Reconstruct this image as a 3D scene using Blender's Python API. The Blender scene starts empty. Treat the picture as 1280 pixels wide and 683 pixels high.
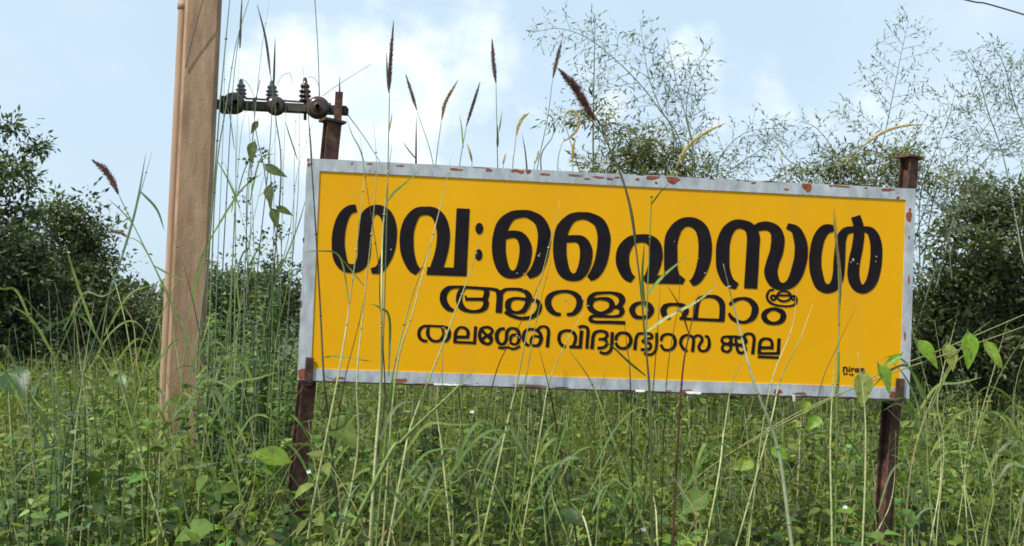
import bpy, math, random
import numpy as np
from mathutils import Vector, Matrix

R = math.radians
C = bpy.context.scene.collection
rng = np.random.default_rng(7)
random.seed(7)

# ------------------------------------------------------------------ camera, world, sun, exposure
EYE = 1.40
PITCH, ROLL, FPX = R(2.3868), R(2.1487), 1300.0
fw = Vector((0, math.cos(PITCH), math.sin(PITCH)))
up0 = Vector((0, -math.sin(PITCH), math.cos(PITCH)))
rt0 = Vector((1, 0, 0))
rt = rt0 * math.cos(ROLL) + up0 * math.sin(ROLL)
up = -rt0 * math.sin(ROLL) + up0 * math.cos(ROLL)
cd = bpy.data.cameras.new('camera')
cam = bpy.data.objects.new('camera', cd)
C.objects.link(cam)
cam.matrix_world = Matrix(((rt.x, up.x, -fw.x, 0), (rt.y, up.y, -fw.y, 0), (rt.z, up.z, -fw.z, EYE), (0, 0, 0, 1)))
cd.sensor_width = 36.0
cd.lens = FPX / 1280.0 * 36.0
cd.clip_start, cd.clip_end = 0.05, 4000.0
bpy.context.scene.camera = cam

SUN_AZ, SUN_EL = R(-128.0), R(55.0)          # azimuth clockwise from +Y
world = bpy.data.worlds.new("World")
bpy.context.scene.world = world
world.use_nodes = True
wn, wl = world.node_tree.nodes, world.node_tree.links
wn.clear()
sky = wn.new('ShaderNodeTexSky')
sky.sky_type = 'NISHITA'
sky.sun_disc = False
sky.sun_elevation, sky.sun_rotation = SUN_EL, SUN_AZ
sky.air_density, sky.dust_density, sky.ozone_density = 1.0, 2.2, 1.0
SKY_STRENGTH = 0.115
bg = wn.new('ShaderNodeBackground')
bg.inputs['Strength'].default_value = SKY_STRENGTH
wo = wn.new('ShaderNodeOutputWorld')
tc = wn.new('ShaderNodeTexCoord')
nrm = wn.new('ShaderNodeVectorMath'); nrm.operation = 'NORMALIZE'
wl.new(tc.outputs['Generated'], nrm.inputs[0])

def wmath(op, a, b=None, clamp=False):
    n = wn.new('ShaderNodeMath'); n.operation = op; n.use_clamp = clamp
    for i, v in enumerate((a, b)):
        if v is None: continue
        if isinstance(v, (int, float)): n.inputs[i].default_value = v
        else: wl.new(v, n.inputs[i])
    return n.outputs[0]

def wmap(v, a, b, c, d):
    n = wn.new('ShaderNodeMapRange'); n.interpolation_type = 'SMOOTHSTEP'
    wl.new(v, n.inputs[0])
    for i, x in enumerate((a, b, c, d)): n.inputs[i + 1].default_value = x
    return n.outputs[0]

def ray(px, py):
    d = fw + rt * ((px - 640.0) / FPX) - up * ((py - 341.5) / FPX)
    return d.normalized()

def wnoise(scale, detail, rough, off=(0, 0, 0), stretch=1.0):
    m = wn.new('ShaderNodeMapping')
    m.inputs['Location'].default_value = off
    m.inputs['Scale'].default_value = (1, 1, stretch)
    wl.new(nrm.outputs[0], m.inputs[0])
    n = wn.new('ShaderNodeTexNoise')
    n.inputs['Scale'].default_value, n.inputs['Detail'].default_value, n.inputs['Roughness'].default_value = scale, detail, rough
    wl.new(m.outputs[0], n.inputs['Vector'])
    return n.outputs[0]

n1 = wnoise(9.0, 9, 0.58, (0.3, 0.7, 0.1), 1.25)
n2 = wnoise(2.3, 5, 0.5, (1.7, 0.2, 2.4), 1.6)
# cumulus banks: soft lobes at fixed directions of the sky, their edges broken up by noise
acc = None
for px, py, rad, amp in ((375, 110, 6.0, 0.95), (450, 150, 8.0, 1.0), (540, 170, 8.0, 0.7), (560, 90, 8.0, 0.6), (640, 190, 6.5, 0.6), (480, 20, 5.0, 0.45), (700, 60, 6.0, 0.4), (1050, 120, 5.0, .4), (870, 80, 3.2, 0.62), (925, 125, 5.0, 0.62),
                         (800, 140, 4.5, 0.45), (1200, 150, 5.0, 0.5), (1265, 140, 3.5, .55), (120, 260, 6.0, 0.3), (-300, 120, 14, 0.8), (1700, 60, 14, 0.7), (2300, 100, 16, .8)):
    d = ray(px, py)
    dp = wn.new('ShaderNodeVectorMath'); dp.operation = 'DOT_PRODUCT'
    wl.new(nrm.outputs[0], dp.inputs[0]); dp.inputs[1].default_value = d
    v = wmap(dp.outputs['Value'], math.cos(R(rad)), 1.0, 0.0, amp)
    acc = v if acc is None else wmath('MAXIMUM', acc, v)
dens = wmath('ADD', wmath('MULTIPLY', acc, 0.58), wmath('MULTIPLY', n1, 0.86))
core = wmap(dens, 0.66, 0.95, 0.0, 0.97)
veil = wmap(n2, 0.40, 0.74, 0.0, 0.45)
hi = wmath('MAXIMUM', core, veil)
mix = wn.new('ShaderNodeMix'); mix.data_type = 'RGBA'
wl.new(hi, mix.inputs['Factor'])
# thin high haze whitens the blue of the sky
pale = wn.new('ShaderNodeMix'); pale.data_type = 'RGBA'; pale.inputs['Factor'].default_value = 0.80
wl.new(sky.outputs[0], pale.inputs[6]); pale.inputs[7].default_value = (5.35, 6.85, 8.1, 1)
n3 = wnoise(16.0, 7, 0.6, (2.3, 0.1, 0.8), 1.4)
puff = wn.new('ShaderNodeMix'); puff.data_type = 'RGBA'
wl.new(wmap(n3, 0.36, 0.60, 0.0, 1.0), puff.inputs['Factor'])
puff.inputs[6].default_value = (6.55, 7.75, 8.7, 1); puff.inputs[7].default_value = (8.5, 8.95, 9.3, 1)
wl.new(pale.outputs[2], mix.inputs[6]); wl.new(puff.outputs[2], mix.inputs[7])
wl.new(mix.outputs[2], bg.inputs['Color'])
wl.new(bg.outputs[0], wo.inputs[0])

sd = bpy.data.lights.new('sun', 'SUN')
sun = bpy.data.objects.new('sun', sd)
C.objects.link(sun)
sd.energy, sd.angle, sd.color = 4.4, R(0.6), (1.0, 0.95, 0.86)
sdir = Vector((math.sin(SUN_AZ) * math.cos(SUN_EL), math.cos(SUN_AZ) * math.cos(SUN_EL), math.sin(SUN_EL)))
sun.rotation_euler = sdir.to_track_quat('Z', 'Y').to_euler()
sun.location = (-8, 8, 14)
vs = bpy.context.scene.view_settings
vs.view_transform, vs.look, vs.gamma, vs.use_curve_mapping = 'Standard', 'None', 1.0, False
vs.exposure = 0.20
bpy.context.scene.cycles.filter_width = 1.75
bpy.context.scene.cycles.max_bounces = 8
bpy.context.scene.cycles.transparent_max_bounces = 8

# ------------------------------------------------------------------ helpers
def at(px, py, Y):
    """World point on the sight line of photo pixel (1280 wide) at world depth Y."""
    d = ray(px, py)
    return Vector((0, 0, EYE)) + d * (Y / d.y)

def tag(o, label=None, cat=None, group=None, kind=None):
    for k, v in (('label', label), ('category', cat), ('group', group), ('kind', kind)):
        if v: o[k] = v
    return o

def thing(name, loc, label, cat, group=None):
    o = bpy.data.objects.new(name, None)
    C.objects.link(o)
    o.location = loc
    o.empty_display_size = 0.1
    return tag(o, label, cat, group, 'thing')

class MB:
    """Collects triangles (with a colour per vertex) and links them as one mesh object."""
    def __init__(s): s.v, s.f, s.c, s.n = [], [], [], 0
    def add(s, v, f, col):
        v = np.asarray(v, float).reshape(-1, 3); f = np.asarray(f, int).reshape(-1, 3)
        col = np.asarray(col, float)
        if col.ndim == 1: col = np.tile(col[:3], (len(v), 1))
        s.v.append(v); s.f.append(f + s.n); s.c.append(col[:, :3]); s.n += len(v)
    def build(s, name, mat, parent=None, smooth=True):
        v, f, c = np.vstack(s.v), np.vstack(s.f), np.vstack(s.c)
        if parent is not None:
            v = v - np.array(parent_origin(parent))
        me = bpy.data.meshes.new(name)
        me.vertices.add(len(v)); me.vertices.foreach_set('co', v.astype(np.float32).ravel())
        me.loops.add(f.size); me.loops.foreach_set('vertex_index', f.astype(np.int32).ravel())
        me.polygons.add(len(f)); me.polygons.foreach_set('loop_start', np.arange(0, f.size, 3, dtype=np.int32))
        me.polygons.foreach_set('use_smooth', np.full(len(f), smooth))
        me.update(); me.validate()
        a = me.color_attributes.new('Col', 'FLOAT_COLOR', 'POINT')
        a.data.foreach_set('color', np.c_[c, np.ones(len(c))].astype(np.float32).ravel())
        me.materials.append(mat)
        o = bpy.data.objects.new(name, me)
        C.objects.link(o)
        if parent is not None: o.parent = parent
        return o

def parent_origin(p):
    q = Vector((0, 0, 0))
    while p is not None:
        q += p.location; p = p.parent
    return q

def norm(a): return a / np.maximum(np.linalg.norm(a, axis=-1, keepdims=True), 1e-9)

def spline(pts, n=8):
    p = np.asarray(pts, float)
    if len(p) < 3: return np.linspace(p[0], p[-1], n)
    q = np.vstack([2 * p[0] - p[1], p, 2 * p[-1] - p[-2]])
    out = []
    t = np.linspace(0, 1, n, endpoint=False)[:, None]
    for i in range(1, len(q) - 2):
        b, c = q[i], q[i + 1]; m1, m2 = (c - q[i - 1]) / 2, (q[i + 2] - b) / 2
        out.append((2*t**3 - 3*t**2 + 1) * b + (t**3 - 2*t**2 + t) * m1 + (3*t**2 - 2*t**3) * c + (t**3 - t**2) * m2)
    return np.vstack(out + [p[-1:]])

def frames(p):
    d = norm(np.gradient(p, axis=0))
    ref = np.array([0.3, 1.0, 0.1]) if abs(d[0] @ np.array([0, 0, 1])) > 0.4 else np.array([0, 0.2, 1.0])
    a = norm(np.cross(d, ref)); b = np.cross(a, d)
    return d, a, b

def tube(mb, p, r, col, sides=6, caps=True):
    p = np.asarray(p, float); n = len(p)
    r = np.full(n, r) if np.isscalar(r) else np.interp(np.linspace(0, 1, n), np.linspace(0, 1, len(r)), r)
    d, a, b = frames(p)
    th = np.linspace(0, 2 * np.pi, sides, endpoint=False)
    v = p[:, None] + r[:, None, None] * (np.cos(th)[None, :, None] * a[:, None] + np.sin(th)[None, :, None] * b[:, None])
    v = v.reshape(-1, 3); f = []
    for i in range(n - 1):
        for k in range(sides):
            A, B, D, E = i*sides + k, i*sides + (k+1) % sides, (i+1)*sides + k, (i+1)*sides + (k+1) % sides
            f += [(A, B, E), (A, E, D)]
    if caps:
        for k in range(1, sides - 1):
            f.append((0, k + 1, k)); f.append(((n-1)*sides, (n-1)*sides + k, (n-1)*sides + k + 1))
    mb.add(v, f, col)

def box(mb, M, col):
    """Unit cube -0.5..0.5 through 4x4 matrix M, edges slightly bevelled."""
    s = np.array([[x, y, z] for x in (-.5, .5) for y in (-.5, .5) for z in (-.5, .5)], float)
    q = [(0,1,3,2), (4,6,7,5), (0,4,5,1), (2,3,7,6), (0,2,6,4), (1,5,7,3)]
    M = np.array(M); v = s @ M[:3, :3].T + M[:3, 3]
    vv, ff = [], []
    for a in q:                                          # separate corners keep the edges crisp
        k = len(vv); vv += [v[i] for i in a]; ff += [(k, k+1, k+2), (k, k+2, k+3)]
    mb.add(vv, ff, col)

def bx(c, size, rot=None):
    M = Matrix.Translation(c)
    if rot is not None: M = M @ rot.to_4x4()
    return M @ Matrix.Diagonal((*size, 1))

OV = (np.array([0, .18, .45, .75, 1.0]), np.array([0.06, .40, .5, .30, 0.0]))
HEART = (np.array([-.10, .0, .10, .25, .42, .60, .78, .92, 1.0]), np.array([0.10, .33, .46, .52, .48, .36, .22, .08, 0.0]))
LANCE = (np.array([0, .15, .4, .75, 1.0]), np.array([0.10, .38, .5, .32, 0.0]))

def leaves(mb, pos, dr, nm, L, Wd, col, prof=OV, fold=0.12, droop=0.18):
    """N leaves: pos, direction, rough normal, length, width, colour (all per leaf)."""
    pos = np.asarray(pos, float); N = len(pos)
    if N == 0: return
    dr = norm(np.asarray(dr, float)); sd = norm(np.cross(dr, nm)); un = np.cross(sd, dr)
    L = np.broadcast_to(L, N).astype(float); Wd = np.broadcast_to(Wd, N).astype(float)
    col = np.broadcast_to(np.asarray(col, float), (N, 3))
    t, h = prof; K = len(t)
    V = np.zeros((N, K, 3, 3))
    for k in range(K):
        c = pos + dr * (L * t[k])[:, None] - un * (L * droop * t[k] * abs(t[k]))[:, None]
        lift = un * (Wd * h[k] * fold * 2)[:, None]
        V[:, k, 1] = c
        V[:, k, 0] = c - sd * (Wd * h[k])[:, None] + lift
        V[:, k, 2] = c + sd * (Wd * h[k])[:, None] + lift
    f = []
    for k in range(K - 1):
        for j in (0, 1):
            a, b, c, d = k*3 + j, k*3 + j + 1, (k+1)*3 + j, (k+1)*3 + j + 1
            f += [(a, b, d), (a, d, c)]
    f = np.array(f)
    F = (f[None] + (np.arange(N) * K * 3)[:, None, None]).reshape(-1, 3)
    cc = np.repeat(col, K * 3, axis=0).reshape(N, K, 3, 3).copy()
    cc[:, :, 1] *= 1.18                                   # the midrib is paler than the blade
    mb.add(V.reshape(-1, 3), F, cc.reshape(-1, 3))

def cards(mb, pos, dr, nm, L, Wd, col, fold=0.15):
    """Cheap far leaves: a folded diamond each."""
    pos = np.asarray(pos, float); N = len(pos)
    if N == 0: return
    dr = norm(np.asarray(dr, float)); sd = norm(np.cross(dr, nm)); un = np.cross(sd, dr)
    L = np.broadcast_to(L, N).astype(float)[:, None]; Wd = np.broadcast_to(Wd, N).astype(float)[:, None]
    V = np.stack([pos, pos + dr*L*.45 - sd*Wd*.5 + un*Wd*fold, pos + dr*L, pos + dr*L*.45 + sd*Wd*.5 + un*Wd*fold], 1)
    f = np.array([(0, 3, 2), (0, 2, 1)])
    F = (f[None] + (np.arange(N) * 4)[:, None, None]).reshape(-1, 3)
    mb.add(V.reshape(-1, 3), F, np.repeat(np.broadcast_to(np.asarray(col, float), (N, 3)), 4, axis=0))

def blades(mb, pos, h, az, lean, curl, w, col, K=5, tipcol=None):
    """N grass blades as tapering ribbons that lean and curl over towards azimuth az."""
    pos = np.asarray(pos, float); N = len(pos)
    hd = np.stack([np.cos(az), np.sin(az), np.zeros(N)], 1)
    ta = az + np.pi / 2 + rng.normal(0, .5, N)
    sd = np.stack([np.cos(ta), np.sin(ta), np.zeros(N)], 1)
    V = np.zeros((N, K + 1, 2, 3)); cc = np.zeros((N, K + 1, 2, 3))
    col = np.broadcast_to(np.asarray(col, float), (N, 3))
    tipcol = col if tipcol is None else np.broadcast_to(np.asarray(tipcol, float), (N, 3))
    for k in range(K + 1):
        t = k / K
        c = pos + hd * (h * (lean * t + curl * t**2.2))[:, None] + np.array([0, 0, 1.]) * (h * (t - 0.45 * curl * t**3))[:, None]
        ww = (w * (0.6 + 0.9 * t) * (1 - t**2.2) if False else w * np.minimum(1.0, 0.55 + 1.3*t) * (1 - t**2.5))[:, None] * .5
        V[:, k, 0] = c - sd * ww; V[:, k, 1] = c + sd * ww
        m = t**3
        cc[:, k] = (col * (1 - m) + tipcol * m)[:, None]
    f = []
    for k in range(K):
        a = 2 * k
        f += [(a, a+1, a+3), (a, a+3, a+2)]
    f = np.array(f)
    F = (f[None] + (np.arange(N) * (K+1) * 2)[:, None, None]).reshape(-1, 3)
    mb.add(V.reshape(-1, 3), F, cc.reshape(-1, 3))

def ribbon(mb, p, w, col, twist=0.0, face=None):
    """One leaf blade along a point path; folded lengthwise."""
    p = np.asarray(p, float); n = len(p)
    d = norm(np.gradient(p, axis=0))
    view = norm(p - np.array([0, 0, EYE])) if face is None else np.tile(np.asarray(face, float), (n, 1))
    s = norm(np.cross(d, view)); u = np.cross(s, d)
    ang = np.linspace(0.5, 0.5 + twist, n)[:, None]
    s2 = s * np.cos(ang) + u * np.sin(ang); u2 = np.cross(s2, d)
    t = np.linspace(0, 1, n)
    ww = (w * np.minimum(1, .5 + 2.5 * t) * (1 - t**3))[:, None] * .5
    v = np.stack([p - s2*ww, p + u2*ww*.35, p + s2*ww], 1).reshape(-1, 3)
    f = []
    for k in range(n - 1):
        for j in (0, 1):
            a = 3*k + j; f += [(a, a+1, a+4), (a, a+4, a+3)]
    mb.add(v, f, col)

def heart_leaf(mb, base, tip, nm, wd, col, curl=.25, seed=0):
    """One big leaf as a fine sheet: paler veins, a few brown bites and spots, wavy curled blade."""
    r = np.random.default_rng(seed)
    base, tip = np.asarray(base, float), np.asarray(tip, float)
    L = np.linalg.norm(tip - base); d = (tip - base)/L; s = norm(np.cross(d, nm)); u = np.cross(s, d)
    K, J = 30, 21
    tt = np.linspace(-.10, 1, K); hw = np.interp(tt, HEART[0], HEART[1])*L*wd
    ss = np.linspace(-1, 1, J); ph = r.uniform(0, 6.28, 4); side = r.normal(0, .22)
    V, cc = np.zeros((K, J, 3)), np.zeros((K, J, 3))
    spots = [(r.uniform(.1, .9), r.uniform(-.8, .8), r.uniform(.03, .08)) for _ in range(5)]
    for i, t in enumerate(tt):
        for j, q in enumerate(ss):
            aq = abs(q)
            lift = hw[i]*(.34*aq**1.5) + L*.018*math.sin(9*t + ph[0] + 2*q) * aq
            V[i, j] = base + d*L*(t - .10*(1 - aq)*(t < 0)) + s*(hw[i]*q + L*side*t*t*.5) + u*(lift - L*curl*t*t*.6 + L*.004*math.sin(47*(t - .30*aq)))
            ve = abs(((t - .30*aq)*7.5) % 1 - .5)
            c = np.array(col)*(1.35 if aq < .07 else 1.14 if ve > .42 else 1.0)*(1 + .10*math.sin(5*t + ph[1])*math.cos(3*q + ph[2]))
            for a, b, rr in spots:
                if (t - a)**2 + (q*.5 - b*.5)**2 < rr*rr: c = np.array((.20, .15, .05))
            if aq > .93: c = c*np.array((1.12, .98, .85))
            cc[i, j] = c
    f = []
    for i in range(K - 1):
        for j in range(J - 1):
            a = i*J + j; f += [(a, a+1, a+J+1), (a, a+J+1, a+J)]
    mb.add(V.reshape(-1, 3), f, cc.reshape(-1, 3))

def jit(col, n, s=.25, g=.12):
    c = np.asarray(col, float)[None] * np.exp(rng.normal(0, s, (n, 1))) * np.exp(rng.normal(0, g, (n, 3)))
    return np.clip(c, 0.005, 0.7)

def pick(cols, n, p=None):
    return np.asarray(cols, float)[rng.choice(len(cols), n, p=p)]

# ------------------------------------------------------------------ materials
def new_mat(name):
    m = bpy.data.materials.new(name); m.use_nodes = True
    nt = m.node_tree
    return m, nt.nodes, nt.links, nt.nodes['Principled BSDF']

def leaf_mat(name, trans=0.4, rough=0.45, spec=0.35, tint=(1.25, 1.35, 0.6)):
    m, n, l, b = new_mat(name)
    a = n.new('ShaderNodeAttribute'); a.attribute_name = 'Col'
    nz = n.new('ShaderNodeTexNoise'); nz.inputs['Scale'].default_value = 60; nz.inputs['Detail'].default_value = 4
    tcn = n.new('ShaderNodeTexCoord'); l.new(tcn.outputs['Object'], nz.inputs['Vector'])
    mr = n.new('ShaderNodeMapRange'); mr.inputs[1].default_value, mr.inputs[2].default_value = .25, .75
    mr.inputs[3].default_value, mr.inputs[4].default_value = 0.72, 1.28
    l.new(nz.outputs[0], mr.inputs[0])
    vm = n.new('ShaderNodeVectorMath'); vm.operation = 'SCALE'
    l.new(a.outputs['Color'], vm.inputs[0]); l.new(mr.outputs[0], vm.inputs['Scale'])
    l.new(vm.outputs[0], b.inputs['Base Color'])
    b.inputs['Roughness'].default_value = rough
    b.inputs['Specular IOR Level'].default_value = spec
    tr = n.new('ShaderNodeBsdfTranslucent')
    tv = n.new('ShaderNodeVectorMath'); tv.operation = 'MULTIPLY'; tv.inputs[1].default_value = tint
    l.new(vm.outputs[0], tv.inputs[0]); l.new(tv.outputs[0], tr.inputs[0])
    ms = n.new('ShaderNodeMixShader'); ms.inputs[0].default_value = trans
    l.new(b.outputs[0], ms.inputs[1]); l.new(tr.outputs[0], ms.inputs[2])
    l.new(ms.outputs[0], n['Material Output'].inputs[0])
    return m

def noise_mat(name, cols, scale, rough=0.7, metal=0.0, bump=0.2, stretch=(1, 1, 1), detail=8, pos=None, spec=0.4):
    """Base colour from a ramp over object-space noise, plus bump."""
    m, n, l, b = new_mat(name)
    tcn = n.new('ShaderNodeTexCoord')
    mp = n.new('ShaderNodeMapping'); mp.inputs['Scale'].default_value = stretch
    l.new(tcn.outputs['Object'], mp.inputs[0])
    nz = n.new('ShaderNodeTexNoise'); nz.inputs['Scale'].default_value = scale; nz.inputs['Detail'].default_value = detail
    nz.inputs['Roughness'].default_value = 0.62
    l.new(mp.outputs[0], nz.inputs['Vector'])
    rp = n.new('ShaderNodeValToRGB')
    pos = pos or [0.3 + 0.4 * i / (len(cols) - 1) for i in range(len(cols))]
    while len(rp.color_ramp.elements) < len(cols): rp.color_ramp.elements.new(0.5)
    for e, c, p in zip(rp.color_ramp.elements, cols, pos):
        e.position = p; e.color = (*c, 1)
    l.new(nz.outputs[0], rp.inputs[0]); l.new(rp.outputs[0], b.inputs['Base Color'])
    b.inputs['Roughness'].default_value = rough; b.inputs['Metallic'].default_value = metal
    b.inputs['Specular IOR Level'].default_value = spec
    if bump:
        bp = n.new('ShaderNodeBump'); bp.inputs['Strength'].default_value = bump; bp.inputs['Distance'].default_value = 0.01
        l.new(nz.outputs[0], bp.inputs['Height']); l.new(bp.outputs[0], b.inputs['Normal'])
    return m

M_LEAF = leaf_mat('leaf_green', 0.42, 0.6, 0.2)
M_GRASS = leaf_mat('grass_blade', 0.35, 0.6, 0.22)
M_TREE = leaf_mat('tree_leaf', 0.30, 0.5, 0.3)
M_SEED = leaf_mat('seed_head', 0.40, 0.7, 0.15, (1.2, 1.1, 1.0))
M_STALK = leaf_mat('grass_stalk', 0.10, 0.45, 0.4, (1.1, 1.2, 0.7))
M_BARK = noise_mat('bark', [(.035, .026, .02), (.10, .08, .06), (.17, .14, .11)], 14, 0.9, bump=.6, stretch=(1, 1, .25))
M_SOIL = noise_mat('soil_and_litter', [(.03, .034, .015), (.06, .08, .028), (.10, .12, .042)], 3.0, 0.95, bump=.5)
M_RUST = noise_mat('rusted_steel', [(.022, .012, .010), (.060, .028, .020), (.13, .058, .036), (.20, .12, .085)], 22, 0.85, bump=.45, pos=[.25, .45, .62, .8])
M_RUSTRED = noise_mat('red_oxide', [(.16, .035, .018), (.30, .085, .04), (.12, .03, .02)], 40, 0.8, bump=.3)
M_STEEL = noise_mat('dark_steel', [(.018, .016, .016), (.05, .042, .038), (.09, .07, .06)], 18, 0.7, bump=.3)
M_PORC = noise_mat('brown_porcelain', [(.035, .018, .014), (.07, .035, .025)], 8, 0.22, bump=0, spec=.6)
M_GREYP = noise_mat('grey_porcelain', [(.09, .10, .11), (.20, .215, .24)], 12, 0.25, bump=0, spec=.6)
M_CABLE = noise_mat('cable', [(.02, .025, .03), (.06, .065, .07)], 10, 0.5, bump=0)

# ------------------------------------------------------------------ ground
def canopy(x, y):
    """Height of the weed cover over the field."""
    h = 0.68 + 0.07*np.sin(1.7*x + 0.6*y + 1) + 0.06*np.sin(2.9*y - 1.3*x) + 0.05*np.sin(5.1*x + 2.2*y) + 0.04*np.sin(7.3*y + 3*x)
    return h

gx = np.concatenate([-np.geomspace(600, 9, 14), np.linspace(-8, 8, 40), np.geomspace(9, 600, 14)])
gy = np.concatenate([[-600, -120, -30, -8], np.linspace(-3, 20, 50), np.geomspace(22, 900, 16)])
X, Y = np.meshgrid(gx, gy)
Zg = 0.035*np.sin(1.3*X)*np.cos(1.1*Y) + 0.02*np.sin(3.7*X + 2*Y)
Zg = np.where((np.abs(X) < 20) & (Y < 25) & (Y > -5), Zg, 0)
gv = np.stack([X, Y, Zg], -1).reshape(-1, 3)
nx = len(gx); gf = []
for j in range(len(gy) - 1):
    for i in range(nx - 1):
        a = j*nx + i; gf += [(a, a+1, a+nx+1), (a, a+nx+1, a+nx)]
mb = MB(); mb.add(gv, gf, (.1, .1, .05))
tag(mb.build('ground', M_SOIL), kind='structure')

# ------------------------------------------------------------------ concrete pole with its crossarm
def conc_mat():
    m, n, l, b = new_mat('weathered_concrete')
    tcn = n.new('ShaderNodeTexCoord')
    def nz(scale, st, det=8):
        mp = n.new('ShaderNodeMapping'); mp.inputs['Scale'].default_value = st
        l.new(tcn.outputs['Object'], mp.inputs[0])
        q = n.new('ShaderNodeTexNoise'); q.inputs['Scale'].default_value = scale; q.inputs['Detail'].default_value = det
        q.inputs['Roughness'].default_value = .65
        l.new(mp.outputs[0], q.inputs['Vector']); return q.outputs[0]
    a, s = nz(16, (1, 1, .18)), nz(5, (1, 1, .35), 5)
    r1 = n.new('ShaderNodeValToRGB'); r1.color_ramp.elements[0].position = .3; r1.color_ramp.elements[1].position = .72
    r1.color_ramp.elements[0].color = (.27, .150, .088, 1); r1.color_ramp.elements[1].color = (.54, .355, .225, 1)
    r2 = n.new('ShaderNodeValToRGB'); r2.color_ramp.elements[0].position = .35; r2.color_ramp.elements[1].position = .62
    r2.color_ramp.elements[0].color = (.62, .60, .58, 1); r2.color_ramp.elements[1].color = (1, 1, 1, 1)
    l.new(a, r1.inputs[0]); l.new(s, r2.inputs[0])
    mx = n.new('ShaderNodeMix'); mx.data_type = 'RGBA'; mx.blend_type = 'MULTIPLY'; mx.inputs['Factor'].default_value = .8
    l.new(r1.outputs[0], mx.inputs[6]); l.new(r2.outputs[0], mx.inputs[7])
    l.new(mx.outputs[2], b.inputs['Base Color'])
    b.inputs['Roughness'].default_value = .9
    g = nz(90, (1, 1, .6), 4)
    bp = n.new('ShaderNodeBump'); bp.inputs['Strength'].default_value = .35; bp.inputs['Distance'].default_value = .006
    l.new(g, bp.inputs['Height']); l.new(bp.outputs[0], b.inputs['Normal'])
    return m
M_CONC = conc_mat()
M_PIPE = noise_mat('pipe_paint', [(.34, .21, .13), (.48, .32, .21)], 12, .6, bump=.1, stretch=(1, 1, .2))
M_BAND = noise_mat('band_metal', [(.22, .19, .16), (.42, .40, .37)], 25, .6, bump=.2)

PY = 5.6
p_hi, p_lo = at(255, 0, PY), at(231.5, 480, PY)
pdir = (p_hi - p_lo).normalized()
pole_base = p_lo + pdir * ((0 - p_lo.z) / pdir.z)
pole_top = pole_base + pdir * 7.6
pole = thing('utility_pole', pole_base, 'brown square concrete utility pole at the left of the yellow sign', 'utility pole')
def pole_at(z): return pole_base + pdir * ((z - pole_base.z) / pdir.z)
rz = Matrix.Rotation(R(14), 3, 'Z')
mb = MB(); v = []; levels = np.linspace(-.6, 7.6, 24); ch = .016
for z in levels:
    k = 1.0 - 0.018 * z / 7.6; hx, hy = .092 * k, .105 * k
    c = pole_at(z)
    for x, y in ((-hx+ch, -hy), (hx-ch, -hy), (hx, -hy+ch), (hx, hy-ch), (hx-ch, hy), (-hx+ch, hy), (-hx, hy-ch), (-hx, -hy+ch)):
        q = rz @ Vector((x, y, 0)); v.append(c + q)
f = []
for i in range(len(levels) - 1):
    for k in range(8):
        a, b2, c2, d2 = i*8+k, i*8+(k+1) % 8, (i+1)*8+k, (i+1)*8+(k+1) % 8
        f += [(a, b2, d2), (a, d2, c2)]
n0 = (len(levels) - 1) * 8
f += [(n0, n0+k, n0+k+1) for k in range(1, 7)]
mb.add(v, f, (.4, .3, .2)); mb.build('shaft', M_CONC, pole, smooth=False)
# conduit down the left face of the pole, with a coupling near the frame's top
off = rz @ Vector((-.104, -.045, 0))
mb = MB(); tube(mb, [pole_at(z) + off for z in np.linspace(.05, 7.0, 12)], .024, (.4, .3, .2), 14)
conduit = mb.build('conduit', M_PIPE, pole)
zc = at(228, 14, PY).z
mb = MB(); tube(mb, [pole_at(z) + off for z in (zc - .012, zc - .010, zc + .028, zc + .03)], [.026, .029, .029, .026], (.4, .3, .2), 14)
mb.build('coupling', M_PIPE, conduit)
for zb, h in ((at(204, 492, PY).z, .03), (at(215, 250, PY).z, .0)):
    if h == 0: continue
    mb = MB()
    tube(mb, [pole_at(zb - .014) + off, pole_at(zb + .014) + off], .0265, (.5, .5, .5), 14)
    box(mb, bx(pole_at(zb) + off + rz @ Vector((.034, -.014, 0)), (.05, .028, .024), rz), (.5, .5, .5))
    mb.build('clip', M_BAND, conduit, smooth=False)
# thin earthing wire pressed to the front face
mb = MB()
ew = [at(x, y, PY - .122 - .02 * abs(x - 228) / 30) for x, y in ((256, -8), (247, 25), (238, 60), (232, 85))]
tube(mb, spline(ew, 6), .0022, (.3, .25, .2), 5); mb.build('earth_wire', M_CABLE, pole)

AY = 5.78
def az6(x, y, Yd=AY): return at(190 + x / 3.104, y / 3.104, Yd)
aL, aR = az6(215, 404), az6(757, 431)
am, ad = (aL + aR) / 2, (aR - aL)
ax = ad.normalized(); az_ = Vector((0, 0, 1)) - ax * ax.z; az_.normalize(); ay = az_.cross(ax)
ROT = Matrix((ax, ay, az_)).transposed()
mb = MB()
T = .004; Ln = ad.length
box(mb, bx(am + az_*(.0215 - T/2), (Ln, .075, T), ROT), (.1, .1, .1))
box(mb, bx(am - az_*(.0215 - T/2), (Ln, .075, T), ROT), (.1, .1, .1))
box(mb, bx(am + ay*.0375, (Ln + .004, T, .041), ROT), (.1, .1, .1))
box(mb, bx(am - ay*.0345, (Ln + .004, T, .034), ROT), (.1, .1, .1))
arm = mb.build('crossarm', M_STEEL, pole, smooth=False)
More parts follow.
